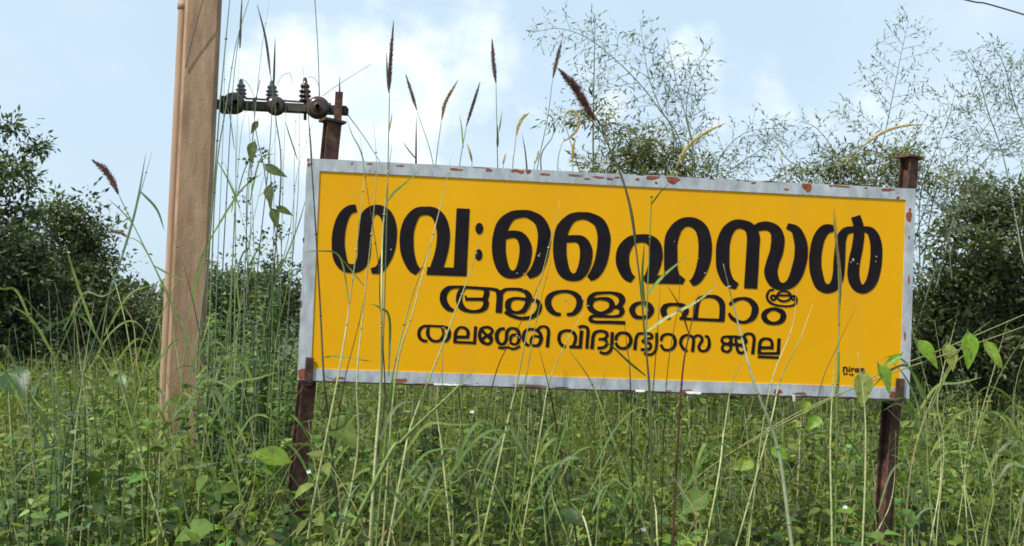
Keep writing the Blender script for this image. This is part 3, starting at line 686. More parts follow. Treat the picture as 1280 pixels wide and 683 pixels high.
# lettering traced in sign-local half millimetres (dx dz steps; '/' separates the loops of a line)
LETTER_LINES = [
"-2060 514 3 0 2 -1 15 -54 -9 -4 -21 -6 -8 -5 -10 -12 -9 -16 -11 -30 -8 -34 -6 -37 -4 -46 0 -26 1 -39 2 -20 6 -32 11 -52 9 -29 4 -8 3 -4 6 -4 5 -2 9 -1 22 2 6 2 5 9 9 27 3 22 1 30 0 71 -4 80 1 30 4 57 6 33 6 19 10 22 14 18 13 13 15 11 13 7 22 10 21 5 16 1 14 -1 17 -3 19 -6 18 -8 15 -10 15 -12 10 -10 13 -19 8 -14 10 -23 7 -20 8 -31 4 -28 2 -41 0 -30 -3 -37 -3 -25 -7 -39 -8 -27 -12 -33 -12 -25 -18 -34 -15 -22 -13 -14 -15 -11 -15 -8 -13 -3 -9 -2 -38 0 -11 40 3 2 31 13 6 4 6 8 5 11 12 36 13 53 8 47 3 37 2 58 -1 35 -3 25 -3 12 -9 27 -12 26 -10 14 -7 6 -5 4 -6 2 -6 1 -5 -2 -6 -7 -7 -11 -4 -10 -6 -22 -5 -37 -2 -43 5 -113 -1 -52 -2 -31 -4 -24 -6 -22 -12 -23 -16 -22 -14 -15 -12 -8 -16 -9 -16 -6 -20 -3 -34 -2 -17 1 -11 2 -13 3 -17 6 -14 8 -8 6 -13 12 -13 16 -13 19 -10 21 -8 24 -4 19 -4 25 -3 31 -2 27 -1 38 2 38 4 31 8 40 8 31 9 24 12 25 12 19 8 11 18 19 18 14 15 9 12 5 12 3/-1521 523 29 2 13 0 26 -3 23 -7 14 -8 13 -8 20 -16 14 -15 9 -12 15 -26 11 -29 10 -37 5 -26 2 -23 1 -23 -1 -28 -3 -37 -6 -44 -14 -67 -16 -58 2 -1 73 1 2 0 1 2 4 454 1 6 2 1 15 1 67 0 17 0 1 -1 -4 -457 1 -14 -1 -43 0 -10 -1 -2 -12 -1 -288 -1 -11 1 0 8 6 52 3 1 17 0 2 2 1 9 23 79 7 33 6 38 2 32 2 32 -1 38 -5 30 -9 33 -12 31 -12 20 -7 11 -5 4 -6 4 -8 3 -16 4 -22 -1 -20 -5 -11 -5 -5 -5 -4 -4 -3 -6 -9 -20 -9 -27 -6 -19 -7 -33 -3 -28 0 -32 3 -56 4 -35 8 -41 10 -35 7 -20 6 -14 11 -16 15 -18 3 -3 0 -2 -40 -45 -32 16 -10 7 -16 15 -17 23 -17 29 -18 41 -12 34 -7 37 -3 26 -3 33 0 36 3 39 5 26 5 21 10 30 4 11 9 17 12 19 11 15 16 19 11 9 17 13 12 6 9 4 24 6 16 2/-784 531 54 3 33 -3 26 -7 23 -8 20 -9 17 -9 17 -13 7 -7 15 -16 10 -14 10 -16 10 -22 7 -20 6 -23 3 -21 1 -43 -1 -30 -4 -45 -7 -43 -6 -26 -7 -25 -11 -30 -9 -20 -14 -23 -11 -16 -15 -16 -14 -11 -15 -8 -19 -7 -8 -2 -12 -5 -2 1 -28 33 25 35 7 12 12 27 10 29 6 22 10 48 7 50 3 47 0 34 -3 22 -5 24 -8 27 -8 15 -10 13 -10 9 -9 7 -17 10 -15 8 -9 3 -13 2 -17 -1 -20 -3 -21 -6 -14 -5 -9 -5 -7 -5 -8 -9 -12 -18 -14 -31 -9 -27 0 -1 2 0 34 6 27 0 27 -4 15 -4 12 -5 20 -14 16 -16 17 -23 14 -28 7 -20 3 -13 2 -17 1 -20 -1 -20 -6 -46 -4 -20 -12 -36 -7 -14 -11 -20 -17 -21 -19 -17 -13 -8 -17 -6 -20 -4 -29 -2 -19 1 -20 3 -19 7 -22 13 -15 13 -10 13 -11 15 -11 21 -11 28 -10 31 -6 27 -5 34 -3 40 0 27 2 36 4 30 7 36 9 34 10 22 11 19 15 19 16 17 15 12 13 9 23 13 12 6 13 5 28 6/-314 537 51 2 18 0 24 -3 17 -4 33 -10 21 -9 15 -8 15 -10 12 -11 9 -11 12 -17 8 -14 10 -25 8 -22 6 -24 5 -25 1 -37 -5 -73 -5 -36 -7 -35 -5 -21 -10 -27 -12 -28 -10 -18 -17 -26 -12 -14 -12 -10 -13 -8 -13 -7 -10 -2 -12 -6 -3 2 -29 29 -2 4 10 15 12 22 7 15 16 42 11 38 7 41 7 57 2 43 0 33 -3 24 -7 29 -7 21 -7 16 -7 9 -11 10 -11 8 -23 12 -22 9 -17 2 -11 0 -17 -3 -17 -4 -15 -6 -11 -6 -5 -4 -8 -10 -15 -25 -10 -22 -6 -16 -4 -11 -5 -22 1 -1 5 0 43 5 37 1 21 -2 18 -5 16 -8 17 -14 9 -9 9 -13 13 -23 10 -27 4 -20 1 -13 0 -34 -4 -35 -6 -29 -11 -35 -6 -15 -8 -15 -8 -13 -11 -13 -17 -18 -12 -9 -16 -7 -15 -4 -16 -3 -21 -1 -19 1 -19 3 -19 6 -11 5 -15 9 -9 7 -12 11 -15 18 -11 20 -7 15 -8 26 -8 32 -6 30 -4 31 -2 17 -1 62 2 27 5 45 7 34 7 22 10 20 19 26 18 20 26 23 23 16 12 6 12 4 26 7/1981 620 2 -2 20 -48 7 -21 4 -20 35 1 19 -2 13 -4 10 -4 15 -9 21 -19 15 -20 12 -23 10 -29 8 -33 4 -33 2 -28 0 -35 -2 -61 -6 -49 -8 -41 -10 -38 -13 -32 -13 -22 -11 -14 -14 -14 -16 -13 -12 -8 -14 -7 -16 -4 -16 -3 -20 1 -11 3 -15 4 -15 7 -18 12 -15 15 -11 14 -11 18 -10 24 -7 33 -3 20 0 42 4 42 6 45 19 89 7 50 5 48 0 20 -1 2 -28 -8 -8 -3 -6 -4 -5 -8 -5 -9 -6 -23 -3 -22 -1 -26 1 -17 -1 -46 1 -63 -2 -73 -2 -38 -2 -16 -6 -30 -6 -19 -11 -24 -8 -12 -9 -13 -17 -16 -17 -12 -21 -9 -24 -6 -13 -1 -17 0 -11 1 -14 4 -22 9 -17 10 -14 12 -13 15 -11 19 -14 32 -10 28 -9 31 -6 33 -3 33 -2 53 3 45 7 52 7 35 9 31 10 25 15 26 17 23 15 15 12 9 10 6 9 4 14 4 6 1 18 1 36 -4 3 -2 10 -47 -3 -3 -30 -12 -11 -7 -10 -10 -6 -11 -12 -23 -9 -25 -6 -26 -7 -40 -5 -54 1 -58 3 -23 6 -30 17 -64 7 -21 8 -13 7 -6 6 -3 7 -1 7 1 8 8 9 16 6 19 4 20 4 42 1 68 4 75 6 73 5 41 4 13 6 18 10 21 13 19 12 14 16 11 10 5 21 7 21 2 27 2 0 4 -4 17 -14 42 -1 4 0 2/561 537 18 1 18 0 16 -2 23 -5 15 -6 15 -7 17 -10 14 -10 13 -12 12 -14 15 -23 12 -30 11 -38 8 -48 2 -29 1 -22 -1 -31 -2 -22 -2 -22 -7 -32 -4 -17 -9 -28 -9 -22 -11 -24 -15 -27 -9 -14 -11 -15 -15 -15 -7 -5 -15 -9 -15 -5 -15 -3 -29 40 1 2 5 5 10 8 9 14 13 31 13 44 8 43 6 47 1 50 -1 37 -3 30 -7 37 -9 30 -10 19 -10 12 -10 9 -8 5 -17 6 -12 2 -8 0 -12 -2 -13 -8 -15 -16 -9 -12 -8 -21 -13 -43 -5 -25 -2 -25 0 -39 3 -34 3 -74 3 -34 7 -32 6 -20 4 -1 47 -34 -18 -40 -267 -5 -29 -1 -2 1 -31 39 -2 4 24 22 0 1 15 51 10 49 8 48 0 20 -3 24 -4 19 -4 11 -6 12 -10 12 -6 4 -9 4 -15 2 -16 0 -12 -2 -15 -3 -16 -6 -11 -7 -8 -9 -9 -15 -13 -30 -6 -19 -3 -25 0 -29 3 -26 6 -23 12 -37 7 -14 10 -13 14 -13 3 -4 -35 -46 -36 12 -16 10 -11 9 -15 17 -14 21 -11 20 -11 23 -8 25 -4 19 -2 39 2 24 2 19 4 15 5 16 7 15 9 15 12 16 17 19 12 10 17 13 12 8 14 6 15 5 21 4 57 7 36 1 13 -1 16 -3 27 -10 13 -7 15 -10 13 -12 6 -8 8 -10 9 -18 6 -19 4 -17 6 -46 0 -19 -2 -11 -9 -49 -14 -45 -15 -37 2 -1 20 1 38 4 1 1 -6 41 -3 40 -5 152 1 30 3 24 3 19 5 18 13 29 16 26 17 24 18 18 19 15 27 16 15 6 18 6/962 537 22 1 21 -1 31 -5 22 -4 13 -5 12 -5 8 -5 17 -14 28 18 22 8 33 6 17 1 22 -2 33 -7 16 -6 10 -5 17 -10 9 -8 10 -10 9 -11 9 -15 5 -11 8 -21 3 -12 3 -19 1 -30 -4 -43 -6 -38 -6 -23 -20 -53 -6 -22 -8 -40 0 -8 0 -15 4 -19 7 -20 10 -23 7 -8 6 -5 7 -3 5 0 5 1 10 4 12 9 7 9 6 12 11 24 8 26 22 90 6 33 2 32 0 50 -3 22 -7 34 -15 56 -4 7 -6 6 -15 8 -25 12 -2 2 16 41 3 2 48 -7 12 -3 11 -5 20 -13 13 -12 9 -11 18 -28 16 -32 12 -36 7 -38 1 -12 1 -44 -1 -28 -6 -41 -10 -42 -9 -34 -12 -32 -10 -21 -8 -13 -10 -16 -10 -13 -20 -20 -14 -10 -14 -8 -25 -11 -14 -4 -14 -3 20 -4 16 -8 8 -6 5 -5 4 -7 4 -9 13 4 7 0 15 -6 6 -6 4 -7 3 -10 1 -9 0 -9 -3 -13 -5 -11 -6 -8 -7 -6 -13 -7 -12 -4 -14 -3 -19 -2 -16 -1 -34 1 -34 3 -23 3 -23 7 -10 4 -14 8 -15 13 -6 8 -5 9 -5 17 0 15 1 8 4 12 9 16 9 10 9 6 12 3 19 2 1 -1 2 -8 1 -6 0 -1 -20 -3 -8 -3 -3 -1 -5 -6 -4 -6 -4 -10 -3 -12 0 -12 2 -6 6 -14 10 -10 19 -13 11 -4 12 -4 29 -6 48 -3 32 1 24 5 16 7 6 5 4 6 4 16 -1 1 -9 -3 -10 1 -7 3 -8 7 -6 -6 -7 -6 -13 -7 -18 -6 -18 -2 -17 2 -9 3 -10 4 -11 7 -9 11 -5 -8 -5 -5 -7 -4 -9 -2 -8 0 -7 2 -6 5 -6 8 -3 11 1 9 4 8 5 6 10 4 12 2 10 -4 8 -5 2 8 3 6 10 13 9 6 7 4 13 5 -24 1 -21 4 -21 9 -21 12 -18 15 -14 18 -8 14 -7 14 -8 21 -4 16 -2 16 0 10 1 17 3 16 6 24 9 35 20 62 2 11 6 40 2 40 -2 38 -5 18 -4 6 -9 8 -11 7 -5 2 -14 1 -14 -1 -26 -4 -16 -4 -2 -1 8 -17 5 -21 2 -12 2 -22 -4 -70 -1 -137 -5 -182 -99 0 -9 1 -1 1 11 358 -1 44 -2 16 -4 17 -5 15 -4 7 -5 5 -7 4 -16 5 -8 2 -16 1 -8 -2 -9 -3 -8 -6 -7 -8 -12 -16 -10 -21 -9 -32 -7 -39 -2 -26 3 -131 3 -30 9 -33 12 -33 12 -23 12 -12 30 -22 4 -4 0 -1 -21 -40 -2 -3 -2 -1 -36 5 -16 4 -11 4 -14 7 -9 7 -13 11 -12 15 -14 20 -11 20 -8 18 -12 31 -5 20 -3 17 -3 28 -1 25 -1 5 -2 62 1 41 5 35 7 27 5 19 9 23 13 26 7 12 11 15 15 16 10 8 16 12 12 8 13 6 14 6/-1093 416 11 -1 10 -8 6 -8 4 -12 2 -14 -1 -15 -5 -14 -6 -8 -6 -6 -11 -4 -10 2 -10 8 -7 11 -4 10 -1 9 0 17 5 15 6 8 8 7/2022 469 1 -14 -1 -19 -3 -39 -7 -60 -16 -88 -5 -49 -1 -40 1 -24 2 -15 8 -32 5 -12 5 -10 8 -8 4 -2 10 10 13 21 9 25 7 27 7 39 5 38 3 39 2 54 -2 53 -2 19 -6 30 -10 32 -6 16 -4 8 -4 4 -8 4 -14 4 -2 -2/-1092 210 5 1 7 -2 9 -6 7 -11 4 -11 2 -13 -1 -14 -4 -14 -6 -9 -4 -4 -5 -4 -8 -2 -10 2 -10 8 -5 8 -5 12 -1 13 0 14 5 14 6 9 2 3 6 5/-877 210 3 -26 6 -29 10 -40 10 -29 6 -11 7 -11 7 -5 9 -6 2 0 6 2 11 7 4 4 3 6 10 28 7 31 3 20 5 47 -1 35 -5 25 -6 19 -7 15 -6 8 -9 6 -11 4 -7 0 -12 -1 -45 -12 -1 -8 -1 -23/-397 214 3 -26 8 -44 12 -43 6 -18 8 -15 6 -6 10 -7 6 -4 6 1 10 6 5 6 2 4 13 36 8 40 4 37 0 40 -1 13 -3 16 -7 23 -4 9 -7 7 -6 4 -14 4 -6 0 -18 -1 -42 -6 -1 -2 0 -12/1330 -47 81 3 3 1 -7 6 -11 5 -13 3 -14 0 -9 -1 -13 -4 -12 -8/1420 -65 1 3 -3 1 -91 -4 -2 -1 0 -1 2 -6 5 -7 11 -7 16 -5 14 -1 18 3 15 6 10 10/1276 -77 4 -6 3 -2 3 0 5 2 2 2 1 4 0 4 -1 3 -4 3 -6 0 -5 -3 -2 -5/1462 -72 -1 3 -2 1 -13 -1 -2 -3 2 -4 3 -2 3 -1 6 1 3 3",
"-1303 -83 90 4 228 -5 33 -3 16 -2 14 -6 15 -10 25 16 10 4 16 3 16 2 72 2 20 -2 25 -4 15 -5 11 -5 17 -10 9 -8 9 -12 6 -13 3 -13 0 -14 20 5 13 0 12 -5 11 -7 7 -7 10 -14 6 -15 1 -18 -3 -18 -5 -16 -7 -13 -9 -13 -12 -12 -10 -7 -23 -11 -16 -5 -21 -5 -25 -4 -27 -1 -29 3 -42 11 -16 6 -26 12 -20 12 -7 6 11 19 19 -10 -10 8 -9 11 -3 10 -3 13 -1 19 2 13 4 11 8 11 10 8 8 4 18 7 15 4 28 2 23 -1 44 -3 2 1 -3 14 -5 12 -7 7 -15 8 -23 7 -16 3 -16 1 -46 -2 -17 -3 -8 -3 -4 -2 -7 -8 -14 -20 3 -13 0 -14 -2 -37 -1 -77 -2 -1 -9 0 -40 1 -1 3 3 116 -2 21 -3 15 -4 7 -6 4 -7 2 -23 5 -13 0 -2 -1 4 -11 1 -17 -4 -23 -8 -19 6 -10 4 -10 1 -7 -1 -16 -2 -11 -4 -12 -6 -10 -7 -8 -14 -10 -13 -6 -12 -5 -17 -4 -22 -2 -36 -1 -24 2 -17 2 -28 8 -17 8 -12 10 -8 9 -6 11 -7 17 -6 21 -1 8 0 18 0 9 5 24 5 14 9 17 11 10 -32 -1 -14 -2 -14 -4 -8 -4 -6 -4 -9 -9 -7 -10 -7 -15 -3 -10 -2 -9 1 -16 5 -17 7 -15 8 -12 12 -16 6 -6 21 -11 2 -1 -7 -23 -12 0 -18 1 -8 3 -9 4 -15 10 -17 14 -14 18 -6 10 -7 19 -3 14 0 24 1 13 4 16 5 11 10 14 13 13 15 11 14 6/-1177 -102 1 -2 0 -2 -14 -16 -5 -8 -2 -5 -3 -20 -2 -30 2 -14 5 -13 8 -16 9 -13 13 -12 13 -6 12 -4 20 -3 15 -1 19 4 16 5 7 3 8 6 5 5 8 12 4 13 2 7 -1 6 -5 13 -48 0 -76 -3 -8 -2 -2 2 -8 37 1 2 13 3 5 -16 2 -1 119 5 1 1 4 14 5 28 -2 5 -7 10 -4 1 -19 1 -104 4/-409 -80 16 1 31 -1 24 -4 23 -7 13 -6 19 -13 15 -15 11 -17 4 -15 2 -21 -3 -21 -3 -12 -4 -11 -4 -9 -11 -17 -17 -16 -17 -12 -12 -5 -13 -3 -37 -1 -3 1 -3 18 1 4 30 6 9 3 6 4 9 12 10 17 5 14 3 12 2 12 -1 13 -3 13 -7 14 -7 9 -10 9 -12 9 -12 5 -11 3 -20 3 -25 -1 -26 -5 -20 -7 -15 -7 -10 -8 -7 -8 -5 -7 -6 -13 -3 -17 0 -14 5 -13 6 -12 15 -24 6 -6 7 -7 6 -3 7 -2 29 -5 -3 -23 -1 -1 -19 -1 -18 1 -14 3 -18 7 -22 15 -13 12 -9 11 -6 12 -5 12 -3 12 -1 8 -1 20 2 10 4 17 6 12 7 9 6 7 15 11 17 10 13 5 15 5 18 4 20 3/-82 -80 41 2 17 0 44 -4 20 -5 14 -5 9 -6 10 -9 7 -10 4 -10 2 -8 0 -10 -2 -14 -7 -15 -6 -10 -7 -9 10 -9 8 -13 2 -7 0 -12 -2 -11 -7 -12 -11 -13 -10 -7 -15 -5 -13 -2 -89 -4 -6 1 -31 -1 -39 1 -15 0 -8 -3 -7 -4 -3 -4 0 -3 4 -5 8 -3 12 -2 17 -1 101 4 119 1 2 -1 1 -1 1 -15 -1 -11 -129 1 -86 -2 -26 1 -20 2 -10 2 -11 5 -5 4 -4 4 -5 10 0 11 1 5 5 9 7 7 8 5 17 5 12 3 -24 8 -15 10 -11 10 -7 9 -5 8 -4 10 -2 10 1 15 -1 22 1 9 2 11 5 11 6 10 12 12 15 11 10 5 13 5 15 3/773 -73 31 1 11 -2 16 -4 13 -6 15 -9 14 -13 11 -14 7 -17 3 -16 2 -54 -3 -70 -2 -7 -4 0 -2 -1 -15 -1 -181 2 -87 1 -76 3 -1 3 1 16 2 1 7 1 3 4 15 29 3 9 0 8 -4 13 -4 7 -6 7 -9 5 -9 2 -21 2 -35 0 -21 -4 -9 -4 -7 -5 -8 -11 -2 -8 0 -10 3 -15 4 -11 3 -5 5 -4 21 -11 -6 -19 -25 -2 -13 2 -7 3 -10 6 -9 9 -5 8 -7 13 -4 10 -2 11 0 8 2 11 4 12 6 10 5 6 12 10 10 5 10 3 23 5 19 2 7 -1 48 2 22 0 17 -4 11 -5 9 -6 8 -6 7 -9 5 -7 4 -7 3 -12 0 -8 -2 -10 -8 -20 -5 -9 -7 -8 0 -2 4 -1 50 0 2 5 -1 49 5 48 7 27 4 10 6 10 11 12 7 5 13 8 11 4 14 4 13 3/-95 -124 26 1 16 -1 15 -4 12 -6 14 -11 9 -13 5 -14 3 -15 1 -2 8 3 9 6 6 6 3 7 3 10 0 11 -2 10 -2 5 -8 9 -8 6 -8 5 -17 7 -14 3 -21 2 -30 -2 -51 -6 -14 -4 -14 -6 -9 -9 -5 -9 14 2 30 6/1028 -80 29 1 20 -2 23 -6 18 -9 21 -17 16 -18 6 -11 4 -10 3 -13 1 -18 -2 -15 -4 -16 -10 -24 -8 -12 -5 -6 -12 -11 -21 -11 -25 -10 -23 -6 -24 0 -28 3 -24 5 -18 8 -21 14 -12 12 -7 13 -7 19 1 3 16 9 18 -22 16 -14 12 -8 12 -7 12 -4 14 -4 19 -3 15 0 9 3 16 10 15 16 9 13 4 12 5 31 1 16 -4 14 -11 18 -12 13 -14 10 -14 6 -17 4 -12 -1 -17 -4 -21 -8 -20 -10 -7 -6 -26 -23 -16 15 18 24 9 10 10 7 13 7 17 6 17 3/-707 -183 0 3 -1 1 -50 6 -22 0 -12 -3 -7 -3 -9 -6 -4 -4 -3 -6 -3 -6 -1 -11 0 -18 3 -8 3 -6 6 -7 7 -5 11 -4 9 -2 9 1 12 3 9 3 10 6 6 5 10 12 11 27/208 -147 41 2 15 -2 9 -2 9 -5 11 -7 8 -7 10 -13 5 -9 4 -14 1 -14 -4 -15 -7 -15 -9 -12 -9 -10 -11 -9 -15 -5 -26 -5 -40 -1 -19 1 -15 5 -8 3 -8 6 -9 8 -13 18 -5 11 -3 8 -1 5 -1 12 5 15 9 16 8 9 8 6 15 9 12 5 12 3/-171 -195 7 -16 7 -8 9 -6 10 -6 11 -5 14 -4 10 0 7 2 18 7 15 9 11 8 6 7 3 6 1 7 0 10 -2 9 -4 7 -4 6 -8 4 -14 4 -16 2 -19 2 -13 0 -23 -6 -11 -5 -4 -3 -4 -6 -5 -11 -3 -8/-614 -225 0 15 -2 5 -4 13 -4 6 -6 4 -8 -1 -16 -3 -4 -2 -10 -29 -11 -21 -7 -12 -13 -15 -13 -10 -9 -4 -17 -4 -23 -2 -24 -1 -19 2 -23 6 19 -9 13 -4 28 -8 22 -4 25 0 22 2 15 3 13 4 12 5 8 6 13 10 6 7 6 10 6 14/1286 -153 10 1 22 -2 32 -7 12 -4 9 -5 8 -6 8 -11 7 -13 3 -14 1 -8 -3 -14 -7 -17 -6 -10 -6 -7 -14 -11 -19 -7 -27 -6 -21 -2 -30 2 -23 5 -17 8 -8 5 -8 7 -10 13 -8 19 -1 16 3 14 9 16 9 9 7 6 16 9 30 11/168 -222 2 -7 5 -13 4 -7 7 -5 8 -4 11 -3 11 -1 13 1 20 5 7 3 7 6 5 10 3 12 1 6 -1 14 -5 16 -4 6 -5 5 -10 5 -12 3 -7 0 -14 0 -12 -3 -7 -4 -13 -8 -6 -5 -4 -7 -4 -10 -1 -5/41 -234 0 6 -2 4 -16 11 -19 -3 -2 1 -1 5 -9 -17 -14 -13 -10 -6 -15 -7 -33 -11 55 -2 26 1 21 4 7 2 5 3 3 3 3 7/849 -213 -1 38 -4 24 -5 12 -6 11 -10 11 -8 7 -12 5 -16 5 -14 2 -25 0 -17 -3 -19 -6 -10 -7 -5 -5 -4 -8 -6 -16 -5 -27 -5 -47 -1 -44 11 0 159 0 1 6/1348 -221 1 7 -2 9 -3 3 -5 5 -14 8 -11 5 -18 5 -10 -1 -5 -1 -9 -4 -10 -5 -11 -8 -8 -7 -5 -8 -2 -8 1 -6 3 -10 6 -9 6 -7 12 -7 12 -5 15 -4 11 1 14 4 11 6 9 7 5 5 4 7 3 12",
